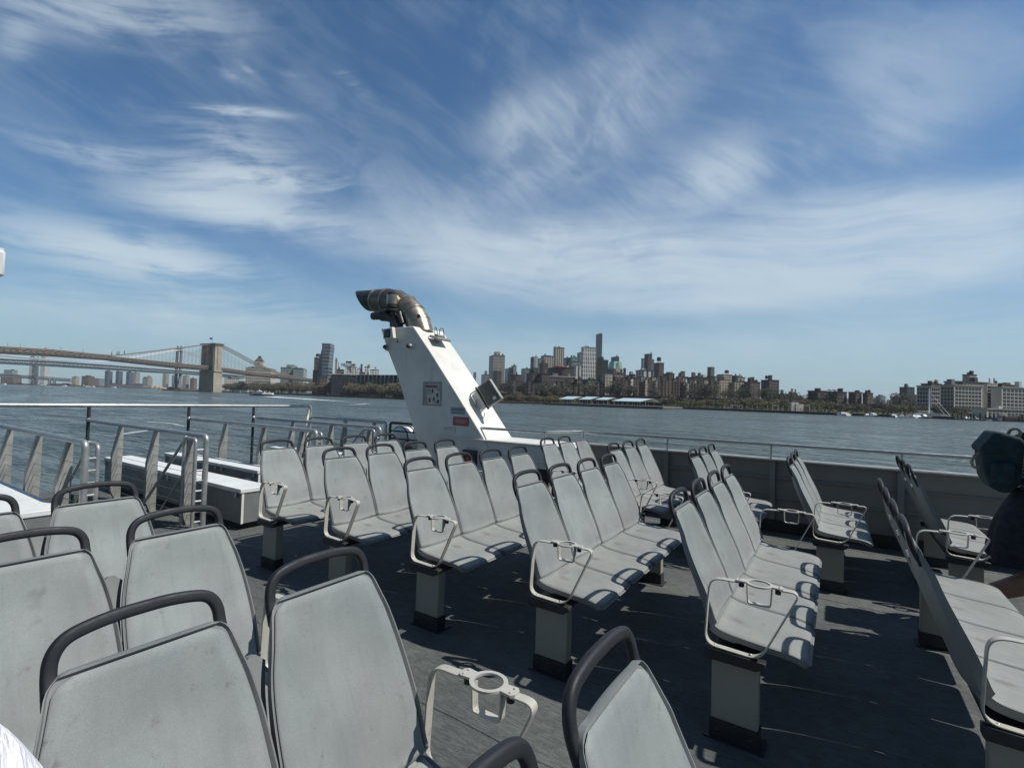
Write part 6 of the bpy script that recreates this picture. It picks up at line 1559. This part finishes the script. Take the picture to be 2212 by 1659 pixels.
# --- boats ------------------------------------------------------------------------
M['hullwhite'] = paint('white_gelcoat', (.78, .78, .76), .3, var=.04, scale=.5, grime=0, bmp=0)
M['hullnavy'] = paint('navy_hull', (.010, .025, .06), .3, var=.05, scale=.5, grime=0, bmp=0)
def on_water(x, d): p = px(x, horizon(x), d); return Vector((p.x, p.y, ZW))
def ship(x, d, L, yaw, label, name='passenger_ferry', cat='ferry', group=None):
    o = empty(name, on_water(x, d), yaw); tag(o, label, cat, group); h = L/2
    m = MB(); m.prism([(-h, .1), (h*.93, .1), (h*1.02, 1.9), (-h, 1.7)], -L*.14, L*.14, 'y'); m.build('hull', M['hullnavy'], o)
    MB().prism([(-h, 1.71), (h*.95, 1.9), (h*.6, 3.4), (-h, 3.0)], -L*.138, L*.138, 'y').build('main_cabin', M['hullwhite'], o)
    for s_ in (-1, 1): MB().prism([(-h*.1, 2.0), (h*.8, 2.1), (h*.55, 3.1), (-h*.1, 2.9)], s_*L*.141, s_*L*.139, 'y').build('cabin_window', M['pane'], o)
    MB().prism([(-h*.15, 3.05), (h*.6, 3.4), (h*.45, 4.6), (-h*.1, 4.6)], -L*.10, L*.10, 'y').build('upper_cabin', M['hullnavy'], o)
    MB().prism([(h*.05, 4.62), (h*.42, 4.62), (h*.30, 6.0), (h*.05, 6.0)], -L*.07, L*.07, 'y').build('wheelhouse', M['hullwhite'], o)
    MB().prism([(h*.12, 6.0), (h*.2, 7.6), (h*.25, 6.0)], -.3, .3, 'y').build('mast', M['hullwhite'], o)
    MB().prism([(-h*.98, 3.05), (-h*.2, 3.05), (-h*.25, 3.8), (-h*.98, 3.8)], -L*.12, L*.12, 'y').build('deck_railing', M['hullwhite'], o)
    for q in (-.3, -.75): MB().prism([(h*q, 3.8), (h*q+.5, 3.8), (h*q+1.2, 5.4), (h*q+.8, 5.4)], -.4, .4, 'y').build('funnel_fin', M['hullwhite'], o)
    return o
yl = math.atan2(-RH.y, -RH.x)
ship(838, 600, 26, yl+.12, 'white and navy passenger ferry crossing left with a foaming wake')
ship(272, 1500, 26, yl+.6, 'tiny white ferry on the open river under the steel bridge')
ship(127, 1900, 40, yl+.4, 'small white excursion boat near the far shore at left', cat='boat', name='excursion_boat')
for x, d, lab in ((12, 1800, 'small white boat at the extreme left shore'), (206, 1950, 'long low white boat by the far shore'), (297, 2000, 'white boat moored right of the tiny ferry'), (365, 1900, 'little white launch under the far glass towers')):
    o = empty('launch', on_water(x, d), yl); tag(o, lab, 'boat'); MB().prism([(-9, 0), (8, 0), (11, 2.2), (-9, 2)], -2.5, 2.5, 'y').build('hull', M['hullwhite'], o); MB().prism([(-6, 2.1), (4, 2.1), (2, 4.4), (-5, 4.4)], -2, 2, 'y').build('cabin', M['hullwhite'], o)
# foam of the wake
m, t, b = newmat('foam'); c = t.node('ShaderNodeTexCoord').outputs['Object']; b.inputs['Base Color'].default_value = (.80, .83, .84, 1); b.inputs['Roughness'].default_value = .8
uvn = t.node('ShaderNodeUVMap').outputs[0]; u, v, _ = t.sep(uvn)
edge = t.m('SUBTRACT', 1, t.m('ABSOLUTE', t.m('SUBTRACT', t.m('MULTIPLY', v, 2), 1))); fd = t.m('SUBTRACT', 1.05, u)
dens = t.m('MULTIPLY', t.m('MULTIPLY', edge, fd), 1.9)
nz = t.noise(c, .35, 5, .7); al = t.ramp(t.m('ADD', nz, t.m('MULTIPLY', dens, .5)), .70, .92, 0, 1); t.l.new(al, b.inputs['Alpha']); M['foam'] = m
M['wash'] = m.copy(); [setattr(n_.inputs[4], 'default_value', .42) for n_ in M['wash'].node_tree.nodes if n_.type == 'MAP_RANGE']; [setattr(n_.inputs[1], 'default_value', .85) for n_ in M['wash'].node_tree.nodes if n_.type == 'MAP_RANGE']; [setattr(n_.inputs[2], 'default_value', 1.15) for n_ in M['wash'].node_tree.nodes if n_.type == 'MAP_RANGE']
def wake(name, pts, wid, label):
    mb = MB(); mb.uvs = []; n = len(pts)
    P = []
    for x, y in pts: d = 6*F_PX/((y-horizon(x))/1.482); P.append(on_water(x, d))
    for i, p in enumerate(P):
        a = (P[min(i+1, n-1)]-P[max(i-1, 0)]).normalized(); s_ = Vector((-a.y, a.x, 0))*wid[i]
        mb.v += [tuple(p-s_+Vector((0, 0, .06))), tuple(p+s_+Vector((0, 0, .06)))]
    for i in range(n-1): mb.f.append((2*i, 2*i+1, 2*i+3, 2*i+2)); mb.uvs.append([(i/(n-1), 0), (i/(n-1), 1), ((i+1)/(n-1), 1), ((i+1)/(n-1), 0)])
    o = build_uv(mb, name, M['foam' if name == 'wake' else 'wash']); tag(o, label, 'wake', kind='stuff')
wake('wake', [(868, 1270), (900, 1272.5), (960, 1276), (1020, 1280), (1080, 1284), (1130, 1288), (1185, 1293)], [12, 11, 10, 10, 10, 9, 6], 'white foam trail behind the passenger ferry')
wake('wash', [(1180, 1292), (1120, 1297), (1040, 1303)], [4, 6, 6], 'faint foam curl at the end of the ferry wake')
wake('wash', [(470, 1350), (560, 1357), (640, 1378), (700, 1398)], [.9, 1.2, 1.4, 1], 'foam streaks of our own wash on the left water')
wake('wash', [(380, 1395), (470, 1380), (560, 1372), (660, 1362), (760, 1356)], [.8, 1.2, 1.3, 1.2, 1], 'second foam streak of our own wash on the left water')

# large moored catamaran with tall mast
d = 418; o = empty('sailing_catamaran', on_water(2988, d), math.atan2(RH.y, RH.x)-.25); tag(o, 'white sailing catamaran with a tall bare mast in the marina', 'sailboat')
sc_m = d/F_PX/1.482     # metres per photo pixel there
for s_ in (-1, 1): MB().prism([(-14, .2), (13, .2), (19, 2.2), (-14, 2.4)], s_*3.2-.9, s_*3.2+.9, 'y').build('hull', M['hullwhite'], o)
MB().prism([(-13, 2.0), (12, 2.0), (6, 3.6), (1, 4.3), (-12, 3.8)], -3.9, 3.9, 'y').build('deckhouse', M['hullwhite'], o)
MB().prism([(-9, 3.0), (5, 3.0), (2, 3.7), (-9, 3.6)], -3.93, 3.93, 'y').build('saloon_window', M['pane'], o)
MB().prism([(-12, 5.2), (-1, 5.6), (-1, 6.1), (-12, 5.6)], -1.4, 1.4, 'y').build('hardtop', M['hullwhite'], o)
mh = at_y(o.location, 1244)-ZW
MB().tube([(-3, 0, 2), (-3, 0, mh)], .55, 8, scales=[1, .8]).build('mast', M['hullwhite'], o)
MB().tube([(-3, 0, mh*.72), (9, 0, 2.4)], .14, 4).build('forestay', M['cablewhite'], o); MB().tube([(-3, 0, mh*.9), (12, 0, 2.4)], .14, 4).build('forestay', M['cablewhite'], o)
# marina: jetties, pilings, small boats
M['pile'] = paint('dark_timber_pile', (.03, .026, .022), .9, bmp=0)
pr0 = MB().tube([(0, 0, -1), (0, 0, 5.2)], .45, 8).build('piling', M['pile']); first = True
for x in [2827, 2842, 2856, 2868, 2883, 3049, 3066, 3078, 3086, 3108, 3118, 3138, 3155, 3215, 3222, 3243, 3262, 2897, 3168, 3182, 3196, 3232, 3272, 3102]:
    o = pr0 if first else pr0.copy()
    if not first: sc.collection.objects.link(o)
    first = False
    d = interp(sp_, x)-rnd.uniform(6, 22); o.location = on_water(x, d); o.scale = (1, 1, rnd.uniform(.6, 1.15)); tag(o, 'dark timber piling in the marina', 'piling', 'dark pilings of the marina')
for x0, x1, dd, lab in ((2800, 3040, -14, 'low floating jetty left of the industrial building'), (3030, 3330, -22, 'low dark jetty below the industrial building'), (2670, 2830, -8, 'short floating jetty near the brick apartment blocks')):
    a, b = on_water(x0, interp(sp_, x0)+dd), on_water(x1, interp(sp_, x1)+dd); o = empty('jetty', a, math.atan2((b-a).y, (b-a).x)); tag(o, lab, 'jetty')
    MB().box(0, (b-a).length, -1.2, 1.2, .1, .9).build('walkway', M['pile'], o)
bt = None
for i in range(26):
    x = rnd.choice([rnd.uniform(2660, 2830), rnd.uniform(2860, 2960), rnd.uniform(3080, 3230)]); d = interp(sp_, x)+rnd.uniform(-19, -6)
    if bt is None:
        bt = empty('motorboat', (0, 0, 0)); MB().prism([(-3.6, .1), (2.8, .1), (4.4, 1.3), (-3.6, 1.1)], -1.3, 1.3, 'y').build('hull', M['hullwhite'], bt)
        MB().prism([(-2.2, 1.1), (1.6, 1.2), (.6, 2.2), (-1.8, 2.2)], -1.05, 1.05, 'y').build('cabin', M['hullwhite'], bt); MB().prism([(-1.6, 1.4), (1.0, 1.45), (.5, 2.0), (-1.5, 2.0)], -1.07, 1.07, 'y').build('window', M['pane'], bt); o = bt
    else: o = copy_tree(bt)
    o.location = on_water(x, d); o.rotation_euler.z = rnd.uniform(0, 6.28); s_ = rnd.uniform(.8, 1.5); o.scale = (s_,)*3; tag(o, 'small white motorboat moored in the marina', 'boat', 'white motorboats in the marina')
o = empty('tugboat', on_water(3215, interp(sp_, 3215)-14), yl); tag(o, 'rusty red brown workboat moored at the far right', 'boat')
M['rust'] = paint('rust_red_paint', (.20, .07, .04), .8, bmp=0)
MB().prism([(-11, 0), (10, 0), (13, 2.6), (-11, 2.2)], -3, 3, 'y').build('hull', M['hullnavy'], o); MB().prism([(-8, 2.2), (4, 2.2), (3, 3.8), (-7, 3.8)], -2.3, 2.3, 'y').build('deckhouse', M['rust'], o); MB().box(-1, 2.5, -1.6, 1.6, 3.8, 6).build('wheelhouse', M['post'], o)
bn = tag(MB().box(-1.4, 1.4, -1, 1, 0, 1.3).build('white_float', M['hullwhite']), 'small white float box near the right pilings', 'float'); bn.location = on_water(3167, interp(sp_, 3167)-30)
# sheds and pilings by the bridge foot
for x in (770, 800, 818, 690, 706, 722, 738, 785):
    o = pr0.copy(); sc.collection.objects.link(o); o.location = on_water(x, interp(sp_, x)-10); o.scale = (1.6, 1.6, 1.7); tag(o, 'dark piling near the foot of the stone tower', 'piling', 'dark pilings near the stone tower')
for x0, x1, lab in ((752, 772, 'white jetty shed left of the ferry'), (774, 795, 'second white jetty shed beside the ferry')):
    a = on_water(x0, interp(sp_, x0)-16); b = on_water(x1, interp(sp_, x1)-16); o = empty('jetty_shed', a, math.atan2((b-a).y, (b-a).x)); tag(o, lab, 'shed'); L = (b-a).length
    MB().box(0, L, -2, 2, .5, 1.4).build('float', M['pile'], o); MB().box(0, L, -2, 2, 4.6, 5.2).build('roof', M['hullwhite'], o); MB().box(0, L, -1.6, 1.6, 1.41, 2.5).build('low_wall', M['hullwhite'], o)
    for k in range(4): MB().box(k*L/3-.2*(k > 0), k*L/3+.2, -1.8, -1.4, 2.5, 4.6).build('post', M['hullwhite'], o)
sd = MB(); 
for i, (xx, h_) in enumerate(((0, 9), (16, 13), (34, 10), (50, 6))): sd.ell((xx, 0, 0), (14, 10, h_), 12, 8)
M['sand'] = paint('sand', (.42, .28, .15), .95, var=.15, scale=.1, bmp=0)
so_ = sd.build('sand_pile', M['sand']); so_.location = px(490, horizon(490), 2250); so_.location.z = ZG; so_.rotation_euler.z = math.atan2(RH.y, RH.x); tag(so_, 'heap of orange sand on the far shore', 'sand', kind='stuff')

# --- haze: even thin air -----------------------------------------------------------
m = bpy.data.materials.new('thin_haze'); m.use_nodes = True; nt_ = m.node_tree; nt_.nodes.clear()
vo = nt_.nodes.new('ShaderNodeVolumePrincipled'); vo.inputs['Density'].default_value = HAZE; vo.inputs['Color'].default_value = (.80, .88, .95, 1); vo.inputs['Anisotropy'].default_value = .1
ou = nt_.nodes.new('ShaderNodeOutputMaterial'); nt_.links.new(vo.outputs[0], ou.inputs['Volume'])
if HAZE > 0: tag(MB().box(-8900, 5900, -2900, 11900, ZW-4, 330).build('haze', m), kind='stuff')
